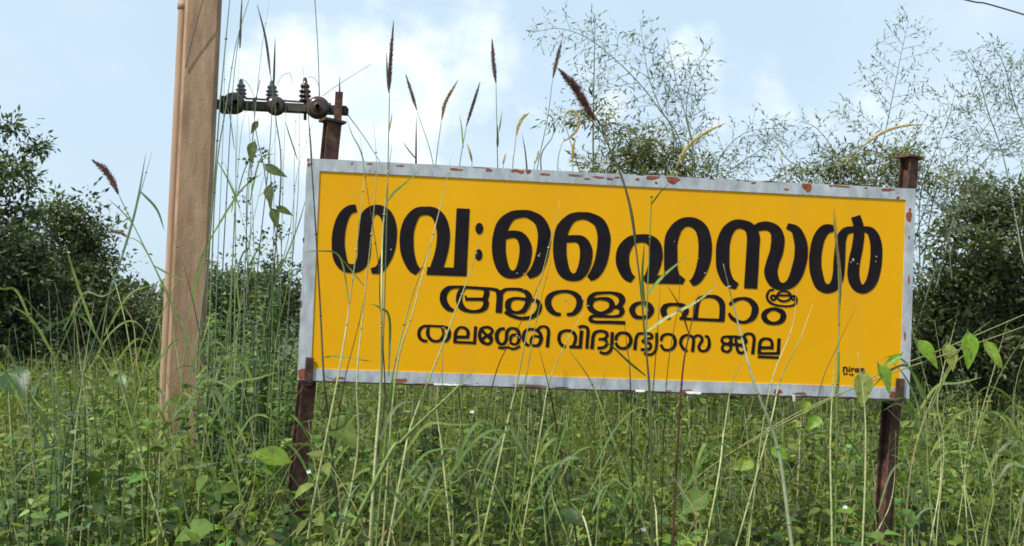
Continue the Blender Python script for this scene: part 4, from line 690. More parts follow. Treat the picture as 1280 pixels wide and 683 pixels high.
"-1485 -394 41 2 33 -1 45 0 25 0 19 -3 16 -5 10 -6 7 -9 7 -14 4 -14 1 -12 -1 -15 -3 -15 -6 -13 -5 -8 -7 -9 -5 -4 -5 -3 -10 -2 -16 0 -1 1 -2 16 1 1 17 2 2 2 4 5 4 10 4 10 2 22 -3 18 -2 6 -4 8 -3 4 -6 4 -13 4 -1 -1 0 -2 4 -11 5 -23 2 -12 -1 -11 -1 -8 -4 -10 -7 -12 -6 -9 -7 -7 -9 -5 -9 -3 -10 -2 -20 -2 -13 2 -11 3 -16 8 -11 9 -6 7 -9 14 -7 18 -2 17 4 22 6 17 -13 0 -9 -2 -6 -3 -7 -5 -7 -9 -6 -13 -2 -12 0 -9 3 -11 3 -10 6 -8 4 -4 8 -6 8 -3 5 -1 17 0 1 -8 -1 -12 -2 -1 -21 -1 -11 3 -14 6 -15 11 -5 5 -5 10 -5 13 -2 13 0 10 1 12 4 14 3 7 4 7 9 9 16 11 9 4/-253 -350 11 0 7 0 22 -6 9 -4 3 -3 4 -6 4 -7 4 -20 1 -30 -4 -41 -2 -66 -1 -3 -23 1 -2 1 1 56 3 55 0 24 -2 14 -2 5 -4 4 -8 3 -3 1 -10 -1 -13 -3 -17 -7 -10 20 1 1 13 7 8 3/-565 -364 10 0 8 0 11 -2 8 -3 7 -4 6 -5 6 -9 3 -8 4 -20 0 -18 -4 -103 -26 1 -2 1 0 6 6 95 0 21 -3 14 -4 6 -6 6 -5 3 -7 1 -7 0 -9 -3 -13 -8 -6 -7 0 -2 7 -6 7 -8 9 -15 5 -13 4 -18 0 -16 -5 -18 -8 -18 -5 -9 -5 -4 -8 -6 -13 -4 -12 0 -13 1 -11 2 -9 4 -7 4 -6 9 -3 14 -1 15 2 11 5 16 6 8 10 8 17 4 11 0 21 -6 -7 16 -7 8 -4 5 -11 6 -8 2 -10 2 -23 -1 -13 -3 -11 -6 -7 -9 -4 -11 -3 -15 -1 -14 4 -16 4 -11 9 -12 6 -5 15 -6 2 -2 -8 -17 -17 5 -13 6 -8 8 -11 17 -6 13 -3 17 0 18 2 13 5 14 8 15 8 8 7 5 14 5 11 2 8 1 30 1 11 -1 14 -3 8 12 10 8 8 4/-1001 -384 10 0 12 -3 8 -3 10 -7 6 -5 5 -6 4 -7 1 -6 -1 -9 -2 -9 -4 -6 -9 -9 8 -12 4 -10 2 -9 -1 -13 -4 -11 -5 -11 -7 2 2 -9 0 -2 -19 -6 -11 -2 -16 2 -15 5 -14 6 -12 11 -9 12 -5 12 -4 12 -2 15 1 18 4 19 3 10 5 9 6 6 13 8 22 6/-1202 -394 16 0 17 -4 9 -4 9 -6 8 -8 5 -6 4 -9 2 -7 -1 -27 -3 -23 -2 -2 -93 -2 -1 -6 1 -12 120 -1 7 1 3 117 2 1 21 0 1 0 0 -2 -3 -138 -20 0 -8 1 -137 1 -12 1 -2 9 1 55 2 17 3 11 5 10 5 8 11 13 12 7 8 3/-807 -386 22 -1 14 -3 10 -3 8 -5 4 -4 5 -6 4 -7 4 -10 4 -19 1 -7 1 -23 -5 -24 -5 -11 -6 -9 -6 -6 -10 -4 -6 -2 -19 0 -10 1 -10 4 -6 5 -6 9 -5 17 0 16 4 18 5 10 4 4 6 4 7 3 8 2 7 1 21 -5 1 1 -5 15 -4 7 -4 4 -9 5 -16 3 -10 -2 -6 -3 -6 -7 -6 -11 -3 -14 -1 -34 -3 -16 -7 -19 -6 -10 -6 -7 -8 -4 -6 -2 -9 -2 -7 1 -16 5 -15 10 -8 7 -8 12 -5 20 -3 20 1 14 3 13 6 12 5 7 11 12 13 9 13 3 23 1 2 -1 3 -19 -3 -2 -20 -2 -7 -3 -10 -12 -4 -10 -3 -8 -1 -6 1 -17 5 -20 4 -9 8 -10 5 -4 5 0 4 2 5 5 8 12 4 10 -1 47 2 10 4 11 9 13 13 11 9 4/-1456 -412 10 -2 1 -23 -1 -20 2 -8 5 -14 8 -11 10 -9 6 -5 14 -5 7 0 10 1 9 3 9 5 6 9 7 11 4 11 3 13 -2 9 -12 34 0 2 -45 1 -26 0/-370 -388 21 -1 15 -3 10 -3 15 -8 7 -7 7 -10 4 -9 4 -13 1 -6 1 -12 -2 -15 -3 -13 -4 -12 -6 -13 1 -1 22 0 3 1 5 119 2 1 28 -2 -6 -132 -1 -7 -1 -3 -99 0 -1 11 1 11 18 1 6 13 5 13 3 12 2 16 0 8 -3 9 -3 9 -9 11 -5 5 -12 5 -15 4 -10 0 -10 -1 -10 -3 -11 -6 -7 -6 -4 -6 -5 -17 -2 -13 2 -12 4 -13 8 -12 10 -10 22 -7 -6 -20 -1 -1 -8 1 -17 4 -9 5 -9 9 -10 12 -5 10 -4 10 -3 12 -1 16 1 7 3 19 3 8 8 13 13 9 20 8 18 4/-107 -382 21 0 20 -4 13 -5 7 -5 7 -9 3 -10 1 -8 -2 -7 -5 -13 -9 -11 8 -11 5 -13 1 -14 -4 -14 -4 -7 -6 -7 -9 -7 -10 -5 -18 -5 -27 -2 -6 -1 -2 1 -1 22 34 3 9 2 6 3 8 6 3 6 2 6 0 7 -2 6 -11 12 -38 -2 -3 1 -2 17 31 5 12 3 5 2 3 4 3 5 2 6 0 5 -3 5 -8 5 -8 4 -7 2 -12 1 -9 -1 -12 -4 -11 -6 -7 -7 -5 -12 -4 -22 -1 -33 -3 -49 -3 -1 -25 2 -2 4 5 51 1 33 3 17 3 10 5 10 4 7 5 5 13 9 16 4/-1029 -417 36 -32 8 4 9 7 6 6 1 5 0 5 -6 7 -11 7 -10 3 -11 0 -7 -2 -7 -3/63 -390 16 1 21 -2 13 -2 10 -5 13 -11 6 -7 8 -14 3 -8 3 -14 0 -11 -2 -17 -5 -12 -10 -15 -8 -10 -11 -9 -12 -5 -13 -3 -18 -1 -15 2 -15 4 -9 5 -9 7 -7 9 -11 20 0 2 2 1 18 11 12 -20 9 -10 12 -6 8 -2 11 -1 10 2 10 5 9 9 9 13 5 12 1 10 0 8 -3 12 -4 9 -8 10 -5 5 -5 2 -10 4 -9 1 -13 0 -14 -5 -6 -5 -6 -6 -6 -9 -1 -7 -3 -21 -22 2 -1 1 1 25 1 8 7 13 10 10 9 7 11 5/-23 -398 17 1 9 0 1 -2 1 -37 -1 -60 -3 -27 -3 -14 -2 -7 -6 -11 -8 -8 -9 -7 -16 -7 -8 -2 -15 0 -15 2 -8 2 -8 3 -10 6 0 3 8 16 13 -7 6 -1 15 -2 9 0 7 3 9 6 8 7 5 10 3 19 1 22 0 41 0 31/248 -389 31 1 16 -2 8 -3 9 -6 6 -5 4 -7 2 -10 -2 -9 -5 -8 -7 -5 -9 -3 -14 -3 -12 -1 -24 2 -2 -2 1 -4 2 -2 18 -2 17 -4 11 -4 11 -8 5 -11 2 -11 -1 -7 -6 -16 -4 -5 -6 -6 -7 -3 -7 -2 -8 -2 -34 -1 -18 0 -1 1 -1 18 1 2 46 2 10 1 4 1 4 3 4 12 0 5 -1 5 -8 4 -13 4 -22 0 -9 3 -5 2 -6 9 -3 11 1 2 16 7 1 6 0 7 2 3 21 -1 16 2 17 5 1 1 0 3 -7 8 -8 4 -11 1 -31 -1 -28 -4 -5 -2 -6 -5 -5 -12 -4 -14 -5 -87 -5 -1 -23 2 0 2 2 32 5 50 4 18 8 17 7 10 7 6 9 4 7 1/1088 -361 11 1 12 -1 11 -3 8 -4 10 -8 5 -8 4 -8 3 -13 1 -20 -3 -33 -4 -71 -1 -5 -27 1 8 105 0 19 -3 11 -4 9 -9 6 -12 3 -11 -2 -11 -5 -4 -3 -7 -7 10 -7 5 -7 6 -10 2 -11 -3 -12 -5 -7 -4 -5 -13 -9 10 -5 7 -7 4 -10 0 -10 -2 -10 -3 -7 -8 -9 -8 -7 -5 -3 -8 -3 -5 -1 -12 -1 -15 3 -6 3 -5 4 -6 7 -7 15 -3 11 -1 15 2 6 -2 2 -29 -2 2 -8 0 -10 -3 -13 -8 -11 -6 -7 -11 -7 -8 -2 -6 0 -17 3 -17 5 -6 4 -6 6 -3 6 -2 8 0 14 4 12 4 5 8 8 -9 4 -7 7 -4 8 -1 14 2 8 3 8 3 5 8 8 12 5 12 2 10 1 45 2 67 -1 7 0 2 -5 11 1 1 0 -5 6 0 1 13 14 6 5 8 3/335 -392 23 2 1 -1 1 -1 2 -65 -1 -35 -2 -19 -3 -14 -6 -16 -6 -8 -12 -13 -13 -9 -10 -3 -7 -1 -14 0 -40 8 0 1 2 15 2 3 37 -7 13 0 5 1 9 6 7 7 6 9 3 6 3 11 2 21 0 43/428 -389 23 1 14 -2 11 -3 10 -5 9 -8 8 -14 5 -13 4 -15 1 -14 -2 -18 -5 -14 -9 -14 -10 -11 -12 -7 -13 -5 -16 -4 -17 0 -10 1 -10 3 -8 4 -8 7 -4 5 -14 26 1 2 3 2 15 8 12 -22 7 -8 8 -5 15 -3 12 1 14 5 9 7 7 10 3 9 4 14 -1 18 -1 6 -5 17 -5 8 -5 6 -9 5 -12 2 -12 0 -9 -2 -5 -3 -14 -8 -5 -6 -2 -9 -5 -21 -2 0 -19 4 3 27 4 9 5 7 10 9 7 4 13 4/-1159 -449 0 9 -1 5 -5 7 -9 7 -9 5 -7 3 -12 0 -6 -2 -5 -3 -6 -7 -4 -6 -6 -16 -2 -13 0 -6 0 -1 2 -1 68 1 1 1 1 4/590 -390 15 0 16 -4 16 -6 9 -6 9 7 8 5 9 3 7 1 7 0 14 -2 8 -4 7 -5 5 -4 5 -9 3 -11 0 -8 -1 -9 -3 -7 -14 -23 -6 -12 -1 -9 3 -9 7 -7 6 -3 7 -2 7 2 8 3 8 5 3 3 7 16 4 20 -2 19 -4 21 -4 9 -19 5 3 15 2 2 15 -1 7 -2 7 -3 5 -5 6 -11 5 -16 4 -22 1 -15 -2 -14 -5 -15 -6 -11 -10 -11 -10 -6 -14 -5 -13 -2 -14 1 -11 3 -6 4 -7 6 -4 5 -6 11 -2 9 1 8 2 9 9 19 11 19 2 9 -2 8 -5 7 -9 5 -9 0 -9 -2 -3 -2 -10 -12 3 -14 0 -24 -5 -67 -2 -1 -24 2 -1 1 0 4 4 36 2 34 0 17 -2 7 -4 9 -6 5 -17 6 -12 1 -8 -3 -8 -4 -6 -5 -7 -7 -3 -7 -4 -9 -2 -17 4 -13 5 -9 11 -14 8 -8 20 -10 1 -2 -7 -17 -17 4 -11 5 -5 4 -12 12 -9 11 -9 16 -5 15 0 12 1 11 3 10 4 10 4 8 5 7 10 8 9 4 12 5/-1042 -460 2 -12 3 -7 22 18 -2 3 -22 21 -2 -7/1222 -396 24 1 17 -2 12 -4 12 -9 9 -14 5 -16 1 -48 -1 -1 -2 0 -99 -3 -1 -11 1 -10 10 -1 117 5 3 109 3 1 19 0 5 0 0 -2 -2 -119 -1 -11 -182 -5 -2 13 1 36 2 39 3 14 8 15 11 12 13 8/-759 -472 0 15 -1 -3 -2 -1 -23 5 -6 -1 -6 -4 -4 -7 -3 -13 2 -14 3 -8 2 -4 7 -4 7 -2 8 1 7 4 3 3 2 8 3 10/984 -411 0 1 -6 1 -13 -1 -1 -1 1 -30 1 -9 1 -1 14 0 2 1 -4 12 -1 11 2 7/-586 -473 0 11 -3 -5 -1 -1 -24 10 -8 -1 -9 -4 -8 -9 -3 -9 0 -13 2 -8 4 -7 5 -4 12 -4 10 1 8 4 5 6 4 9 5 15/-1022 -498 13 -11 8 -4 6 -2 9 1 9 5 4 7 -2 6 -5 6 -18 15 -8 -5/888 -432 3 -7 4 -3 15 -4 13 -2 5 3 7 6 3 7 1 5 -4 8 -4 5 -14 4 -13 -1 -8 -2 -5 -3 -3 -9/1001 -432 3 -9 5 -7 5 -2 11 -2 14 1 6 3 5 4 5 5 4 6 0 2 -2 8 -4 4 -8 3 -17 1 -16 -1 -7 -2 -3 -5 -1 -4/-738 -527 8 -12 0 -2 -28 -18 -12 -4 -11 -3 -13 -1 -5 1 -29 12 -13 -1 -23 -7 -8 -1 -11 0 -12 2 -12 2 -1 2 1 13 2 3 26 -4 10 0 20 5 17 3 13 -3 18 -7 12 -2 10 2 13 4/1201 -466 17 -1 57 3 1 2 -1 14 -1 7 -3 9 -4 7 -3 3 -5 3 -7 2 -10 2 -7 -1 -13 -3 -10 -6 -3 -4 -5 -8 -3 -14/1014 -486 4 -13 5 -7 3 -4 9 -4 8 -2 5 1 7 6 4 8 1 8 -1 5 -3 2 -14 6 -17 3 -8 0 -4 -1/940 -491 1 5 -3 7 -3 3 -9 2 -12 2 -10 0 -4 -1 -3 -3 -3 -7 -1 -9 1 -6 2 -4 10 -6 10 -3 8 0 6 4 8 10/1173 -544 8 1 167 -1 1 0 1 -2 -1 -16 -1 -2 -9 0 -164 1 -2 0 0 2",
"1933 -603 5 0 3 -4 0 -5 -5 -2 -4 0 -3 3 1 4/1898 -607 5 1 6 -2 4 -3 4 -5 2 -7 1 -7 -2 -18 -4 -1 -5 0 -2 1 1 25 -2 4 -3 2 -3 1 -9 -6 0 -29 -1 -1 -9 0 -1 2 -1 17 0 24 2 1 4 0 7 -1/1964 -614 7 0 2 -7 -8 -3 -6 -5 -1 -7 0 -11 -9 -1 -1 1 -1 12 1 17 2 1 7 0/2003 -616 4 0 5 -1 -2 -30 -6 -1 -4 1 -9 -2 -8 2 -5 5 -3 7 1 6 1 4 5 5 3 2 7 1 4 -1 5 -2/2029 -615 7 0 5 -2 4 2 6 1 5 -2 2 -2 4 -9 0 -8 -1 -13 -5 0 -5 1 1 19 -1 3 -2 2 -4 -4 0 -10 -2 -11 -5 0 -4 1 1 20 -1 2 -1 1 -3 -1 -1 -1 -1 -21 -7 -1 -3 1 1 29/1928 -620 6 0 4 -1 0 -24 -2 -3 -7 -1 -3 2/1985 -636 4 -3 6 0 3 3 0 6 -4 3 -6 0 -3 -3/1892 -658 4 0 3 -2 1 -2 0 -4 -4 -3 -5 -1 -1 -5 -5 0 -1 2 1 12 1 1/1911 -657 3 0 3 -1 2 -4 1 -2 -3 -4 -6 -1 -1 -5 -5 0 -2 3 1 11/1934 -662 3 0 2 0 0 -8 -2 -5 -3 0 -1 1 0 8/1959 -661 5 0 4 -3 1 -3 -2 -5 3 -3 -2 -3 -7 5 -2 -4 -4 0 -1 1 -1 11/1944 -663 3 0 2 -1 0 -10 -1 -2 -3 0 -2 1"]

for s in LETTER_LINES:
    cu = bpy.data.curves.new('lettering', 'CURVE'); cu.dimensions = '2D'; cu.fill_mode = 'BOTH'; cu.extrude = .0004
    for loop in s.split('/'):
        a = np.cumsum(np.array(loop.split(), float).reshape(-1, 2), axis=0) / 2000.0
        sp = cu.splines.new('POLY'); sp.points.add(len(a) - 1); sp.use_cyclic_u = True
        for q, (x, z) in zip(sp.points, a): q.co = (x, z, 0, 1)
    tmp = bpy.data.objects.new('lettering_curve', cu); C.objects.link(tmp)
    dg = bpy.context.evaluated_depsgraph_get()
    me = bpy.data.meshes.new_from_object(tmp.evaluated_get(dg))
    me.name = 'lettering'
    bpy.data.objects.remove(tmp); bpy.data.curves.remove(cu)
    Mx = Matrix.Translation(S(0, .0026, 0) - parent_origin(sign)) @ SR.to_4x4() @ Matrix.Rotation(R(90), 4, 'X')
    me.transform(Mx); me.materials.clear(); me.materials.append(M_INK)
    o = bpy.data.objects.new('lettering', me); C.objects.link(o); o.parent = sign

# rolled-steel posts behind the sign, leaning a little, with cap plates and clips over the border
def post(px0, py0, px1, py1, fl, dp, ang, y):
    def pt(px, py):
        x, z = onsign(px, py, y); return S(x, y, z)
    a, b2 = pt(px0, py0), pt(px1, py1)
    d = (a - b2).normalized(); g = b2 + d * ((-.3 - b2.z) / d.z)
    Rm = Matrix.Rotation(YAW + ang, 3, 'Z'); mb = MB()
    t = .007
    sec = [(-fl/2, -dp/2), (fl/2, -dp/2), (fl/2, -dp/2+t), (t/2, -dp/2+t), (t/2, dp/2-t), (fl/2, dp/2-t), (fl/2, dp/2), (-fl/2, dp/2), (-fl/2, dp/2-t), (-t/2, dp/2-t), (-t/2, -dp/2+t), (-fl/2, -dp/2+t)]
    N = 16; v, f = [], []
    for i in range(N + 1):
        c = g + (a - g) * (i / N)
        v += [c + Rm @ Vector((x + rng.normal(0, .0006), yy + rng.normal(0, .0006), 0)) for x, yy in sec]
    m = len(sec)
    for i in range(N):
        for k in range(m):
            A, B, D, E = i*m+k, i*m+(k+1) % m, (i+1)*m+k, (i+1)*m+(k+1) % m
            f += [(A, B, E), (A, E, D)]
    mb.add(v, f, (.1, .05, .04)); po = mb.build('post', M_RUST, sign, smooth=False)
    return po, a, Rm
for (x0, y0, x1, y1, capw, fl_) in ((415.5, 154, 366, 660, .086, .056), (1136.5, 199, 1103, 660, .080, .050)):
    po, a, Rm = post(x0, y0, x1, y1, fl_, .056, R(24), .085)
    mb = MB(); box(mb, bx(a + Vector((0, 0, .005)), (capw, capw, .009), Rm @ Matrix.Rotation(R(5), 3, 'Y')), (.1, .05, .04)); mb.build('cap_plate', M_RUST, po, smooth=False)
for px, py0, py1, w in ((386.5, 449, 476, .030), (1124, 475, 501, .034)):
    x0, z0 = onsign(px + 1.0, py0); x1, z1 = onsign(px - 1.0, py1)
    mb = MB(); c = S((x0+x1)/2, -.0045, (z0+z1)/2)
    tilt = Matrix.Rotation(math.atan2(x0 - x1, z0 - z1), 3, 'Y')
    box(mb, bx(c, (w, .006, z0 - z1 + .012), SR @ tilt), (.1, .05, .04))
    box(mb, bx(S((x0+x1)/2 - .004, .048, z1 - .014), (w, .11, .007), SR), (.1, .05, .04))
    mb.build('post_clip', M_RUST, sign, smooth=False)

# ------------------------------------------------------------------ trees and shrubs beyond the field
def rdir(n, up_bias=0.0):
    d = rng.normal(0, 1, (n, 3)); d[:, 2] += up_bias
    return norm(d)

def crown(mb, ells, n, L, cols, Y, shell=.55, clump=None, narrow=.42, upb=.2):
    """Leaves in small clumps through ellipsoids given as (px, py, rx px, ry px); uneven outline."""
    k = Y / FPX
    w = np.array([e[2]*e[3] for e in ells], float); w /= w.sum()
    ncl = clump or max(30, n // 38)
    cs = []
    for e, c in zip(ells, rng.multinomial(ncl, w)):
        o = np.array(at(e[0], e[1], Y + rng.normal(0, .25)))
        u = rdir(c); r = np.clip(rng.uniform(0, 1, (c, 1))**(shell), 0, 1) * rng.uniform(.8, 1.12, (c, 1))
        cs.append(o + u * r * np.array([e[2]*k, (e[2]+e[3])/2*k, e[3]*k]))
    for e, c in zip(ells, rng.multinomial(int(ncl*.13), w)):   # stray sprigs break up the outline
        o = np.array(at(e[0], e[1], Y)); u = rdir(c); cs.append(o + u * rng.uniform(1.0, 1.38, (c, 1)) * np.array([e[2]*k, (e[2]+e[3])/2*k, e[3]*k]))
    cs = np.vstack(cs); ncl = len(cs)
    per = rng.integers(int(n/ncl*.4), int(n/ncl*1.6) + 2, ncl)
    idx = np.repeat(np.arange(ncl), per); N = len(idx)
    sz = rng.uniform(.09, .26, ncl) * (k * 90)
    axis = rdir(ncl, .4)
    off = rng.normal(0, 1, (N, 3)) * sz[idx, None] * .5
    off[:, 2] *= .6
    off += axis[idx] * (rng.uniform(-1, 1, (N, 1)) * sz[idx, None])
    pos = cs[idx] + off
    dr = norm(off + rdir(N) * sz[idx, None] * .7 + np.array([0, 0, -.12]) * sz[idx, None])
    nm = rdir(N, 1.2)
    ctint = np.exp(rng.normal(0, .34, (ncl, 1)))
    col = pick(cols, N) * ctint[idx] * np.exp(rng.normal(0, .14, (N, 1)))
    ll = L * rng.uniform(.55, 1.25, N) * np.exp(np.clip(rng.normal(0, .2, ncl), -.4, .25))[idx]
    cards(mb, pos, dr, nm, ll, ll * narrow, np.clip(col, .004, .5))
    return cs

def tree(name, base_px, Y, ells, n, L, cols, label, cat='tree', group=None, trunk_r=.14, limbs=14, narrow=.42):
    k0 = at(base_px[0], 420, Y); base = Vector((k0.x, Y, 0))
    t = thing(name, base, label, cat, group)
    mb = MB(); cs = crown(mb, ells, n, L, cols, Y, narrow=narrow)
    mb.build('crown', M_TREE, t)
    mb = MB()
    topc = np.array(at(base_px[0], base_px[1], Y))
    mid = (np.array(base) + topc) / 2 + np.array([rng.normal(0, .15), rng.normal(0, .1), 0])
    trunk = spline([np.array(base) - [0, 0, .2], mid, topc], 8)
    tube(mb, trunk, [trunk_r*1.25, trunk_r*.9, trunk_r*.4], (.1, .08, .06), 10)
    for i in range(limbs):
        s = trunk[rng.integers(5, len(trunk) - 1)]; e = cs[rng.integers(len(cs))]
        m = (s + e)/2 + rng.normal(0, .12, 3) + [0, 0, .1]
        tube(mb, spline([s, m, e], 6), [trunk_r*.42, trunk_r*.22, .008], (.1, .08, .06), 6)
    mb.build('trunk', M_BARK, t)
    return t

DK = [(.060, .085, .038), (.085, .115, .048), (.050, .068, .038), (.12, .145, .06), (.072, .09, .062)]
OL = [(.095, .115, .045), (.140, .155, .060), (.075, .098, .042), (.185, .19, .085), (.060, .078, .040)]
BAM = [(.15, .165, .06), (.20, .20, .08), (.11, .135, .055), (.24, .225, .10)]
tree('broadleaf_tree', (-22, 300), 14, [(-46, 235, 52, 48), (14, 158, 14, 14), (46, 184, 18, 7), (8, 205, 26, 26), (28, 225, 20, 16), (-40, 330, 90, 100), (14, 295, 40, 42), (25, 370, 50, 50), (-100, 300, 90, 120), (5, 430, 60, 40), (40, 330, 40, 50), (60, 400, 50, 50)], 25000, .10, DK,
     'tall dark leafy tree cut by the left edge of the picture', trunk_r=.09)
tree('broadleaf_tree', (88, 360), 16, [(85, 285, 34, 34), (66, 268, 22, 18), (112, 300, 30, 26), (60, 345, 50, 55), (125, 350, 38, 45), (100, 400, 60, 45), (150, 395, 28, 36), (168, 405, 22, 28), (150, 435, 48, 34), (70, 440, 70, 30), (40, 400, 60, 60), (185, 440, 26, 28), (30, 440, 60, 40), (100, 340, 45, 45)], 30000, .095, OL[:3] + DK,
     'rounded dark olive tree between the left edge tree and the concrete pole', trunk_r=.08)
tree('broadleaf_tree', (1235, 350), 13, [(1222, 262, 34, 26), (1262, 268, 50, 36), (1190, 305, 30, 22), (1244, 330, 80, 58), (1188, 372, 48, 46), (1268, 385, 72, 62), (1166, 425, 34, 34), (1230, 442, 76, 46), (1160, 470, 40, 28), (1285, 470, 60, 34), (1215, 240, 10, 14)], 27000, .09, OL,
     'dark olive tree just right of the sign behind the hanging vine leaves', trunk_r=.07)
tree('broadleaf_tree', (1380, 330), 15, [(1360, 270, 80, 70), (1400, 350, 100, 90), (1330, 390, 60, 70), (1370, 450, 100, 40)], 14000, .10, DK + OL,
     'dark tree cut by the right edge of the picture', trunk_r=.09)
tree('distant_tree', (262, 400), 26, [(262, 362, 44, 36), (310, 372, 50, 36), (350, 362, 44, 40), (215, 395, 36, 26), (300, 405, 100, 30), (180, 420, 40, 22)], 9000, .14, DK, 'far dark tree seen through the weeds between pole and sign', limbs=8)

# the far edge of the field: a low scrubby wood in which no single tree can be told
mb = MB(); n = 26000
x = rng.uniform(-75, 75, n); ridge = 2.3 + .5*np.sin(x*.35) + .35*np.sin(x*.9 + 1) + .2*np.sin(x*2.3)
z = ridge * rng.uniform(.02, 1.0, n)**.7; yy = 52 + rng.normal(0, 1.6, n) + .0035*x*x*-1
ll = rng.uniform(.25, .6, n)
cards(mb, np.stack([x, yy, z], 1), rdir(n), np.tile([0, -.3, 1.], (n, 1)) + rng.normal(0, .5, (n, 3)), ll, ll*.6, pick(DK + OL[:2], n)*np.exp(rng.normal(0, .2, (n, 1))))
tag(mb.build('far_woods', M_TREE), 'low dark scrub along the far edge of the field', 'woods', kind='stuff')

# ---- feathery bamboo: bushy clumps with long arching sprays
def spray(mbs, mbl, pts, Y, Lmax, step=11, lat0=.12, dense=1.0, side=0, ang=(38, 62), leafL=.062):
    k = Y / FPX
    P = spline([np.array(at(x, y, Y + z)) for (x, y, z) in [(p[0], p[1], p[2] if len(p) > 2 else 0) for p in pts]], 16)
    tube(mbs, P, [.008, .006, .0025], (.20, .22, .15), 5)
    seg = np.linalg.norm(np.diff(P, axis=0), axis=1); s = np.r_[0, np.cumsum(seg)]; tot = s[-1]
    d, a, b = frames(P)
    q = lat0 * tot; sgn = 1
    view = np.array([0, 1.0, 0])
    pos, drs, nms = [], [], []
    while q < tot:
        i = min(np.searchsorted(s, q), len(P) - 1); t = q / tot
        o, dd = P[i], d[i]
        perp = norm(np.cross(view, dd)); sg = sgn if side == 0 or rng.uniform() < .25 else side
        th = R(rng.uniform(*ang)); out = norm(dd*math.cos(th) + perp*sg*math.sin(th) + view*rng.normal(0, .3))
        Ll = 1.15 * Lmax * k * (math.sin(math.pi*min(1, .18 + .80*t))**.8) * rng.uniform(.7, 1.1)
        if Ll > .05:
            m = max(4, int(Ll / .05)); tt = np.linspace(0, 1, m)
            lp = o + out*(Ll*tt)[:, None] + np.array([0, 0, -.14*Ll])*(tt**2)[:, None] + norm(dd)*(.10*Ll*tt**2)[:, None]
            tube(mbs, lp, [.0030, .0016], (.19, .21, .15), 4, caps=False)
            ldir = norm(np.gradient(lp, axis=0))
            for j in range(1, m):
                for sd in (1, -1):
                    if rng.uniform() > .82 * dense: continue
                    lat = norm(np.cross(view, ldir[j]))*sd
                    dr = norm(ldir[j]*.8 + lat*rng.uniform(.4, .9) + rng.normal(0, .25, 3))
                    # a short twig with a few leaflets
                    nl = rng.integers(1, 5) if tt[j] < .9 else 5
                    for u in range(nl):
                        pos.append(lp[j] + dr*(.035*u)); drs.append(norm(dr + rng.normal(0, .45, 3) + [0, 0, -.1])); nms.append([rng.normal(), -1.0, 1 + rng.normal()])
        q += step * k * rng.uniform(.7, 1.3); sgn = -sgn
    if pos:
        n = len(pos); ll = leafL * rng.uniform(.6, 1.3, n)
        cards(mbl, np.array(pos), np.array(drs), np.array(nms), ll, ll * rng.uniform(.19, .30, n), jit((.17, .215, .165), n, .22, .06))

def bamboo(base_x, Y, sprays, ells, n, label):
    g = at(base_x, 420, Y); t = thing('bamboo_clump', Vector((g.x, Y, 0)), label, 'bamboo')
    ms, ml = MB(), MB()
    for sp in sprays: spray(ms, ml, *sp[:1], Y, **sp[1])
    for e in ells[:8]:                                   # culms from the ground into each foliage mass
        a = np.array([g.x + rng.normal(0, .2), Y + rng.normal(0, .2), 0]); b2 = np.array(at(e[0], e[1], Y))
        tube(ms, spline([a, (a*.4 + b2*.6) + [0, 0, .3], b2], 8), [.012, .008, .003], (.11, .12, .05), 5)
    ms.build('stems', M_STALK, t)
    mf = MB(); crown(mf, ells, n, .085, BAM, Y, narrow=.22)
    mf.build('foliage', M_TREE, t); ml.build('spray_leaves', M_TREE, t)

bamboo(800, 11, [
    ([(858, 330), (853, 190), (822, 134), (795, 100), (766, 72), (735, 48), (700, 36), (668, 40)], dict(Lmax=46, step=9, lat0=.35, ang=(45, 75))),
    ([(742, 330), (742, 140, .4), (743, 80, .4), (744, 22, .3)], dict(Lmax=30, step=7, lat0=.62)),
    ([(850, 330), (846, 185), (824, 132), (812, 100), (806, 70), (800, 26)], dict(Lmax=38, step=9, lat0=.62)),
    ([(860, 330), (866, 205), (858, 150), (846, 105), (834, 50)], dict(Lmax=34, step=9, lat0=.5)),
    ([(866, 330), (868, 200), (858, 140), (866, 95), (888, 62)], dict(Lmax=32, step=9, lat0=.5)),
    ([(890, 330), (896, 220, .5), (905, 190), (935, 165), (985, 160)], dict(Lmax=30, step=9, lat0=.45)),
    ([(900, 340), (905, 230, .8), (925, 205), (960, 180), (975, 150)], dict(Lmax=32, step=9, lat0=.45)),
    ], [(705, 150, 26, 6), (752, 147, 22, 9), (790, 192, 38, 16), (832, 194, 38, 16), (768, 168, 18, 8), (748, 203, 24, 9), (868, 210, 30, 8), (812, 174, 24, 9), (800, 240, 80, 30), (800, 290, 90, 50), (790, 360, 85, 60), (785, 425, 80, 40)], 24000,
    'feathery bamboo clump above the middle of the sign with sprays arching left')
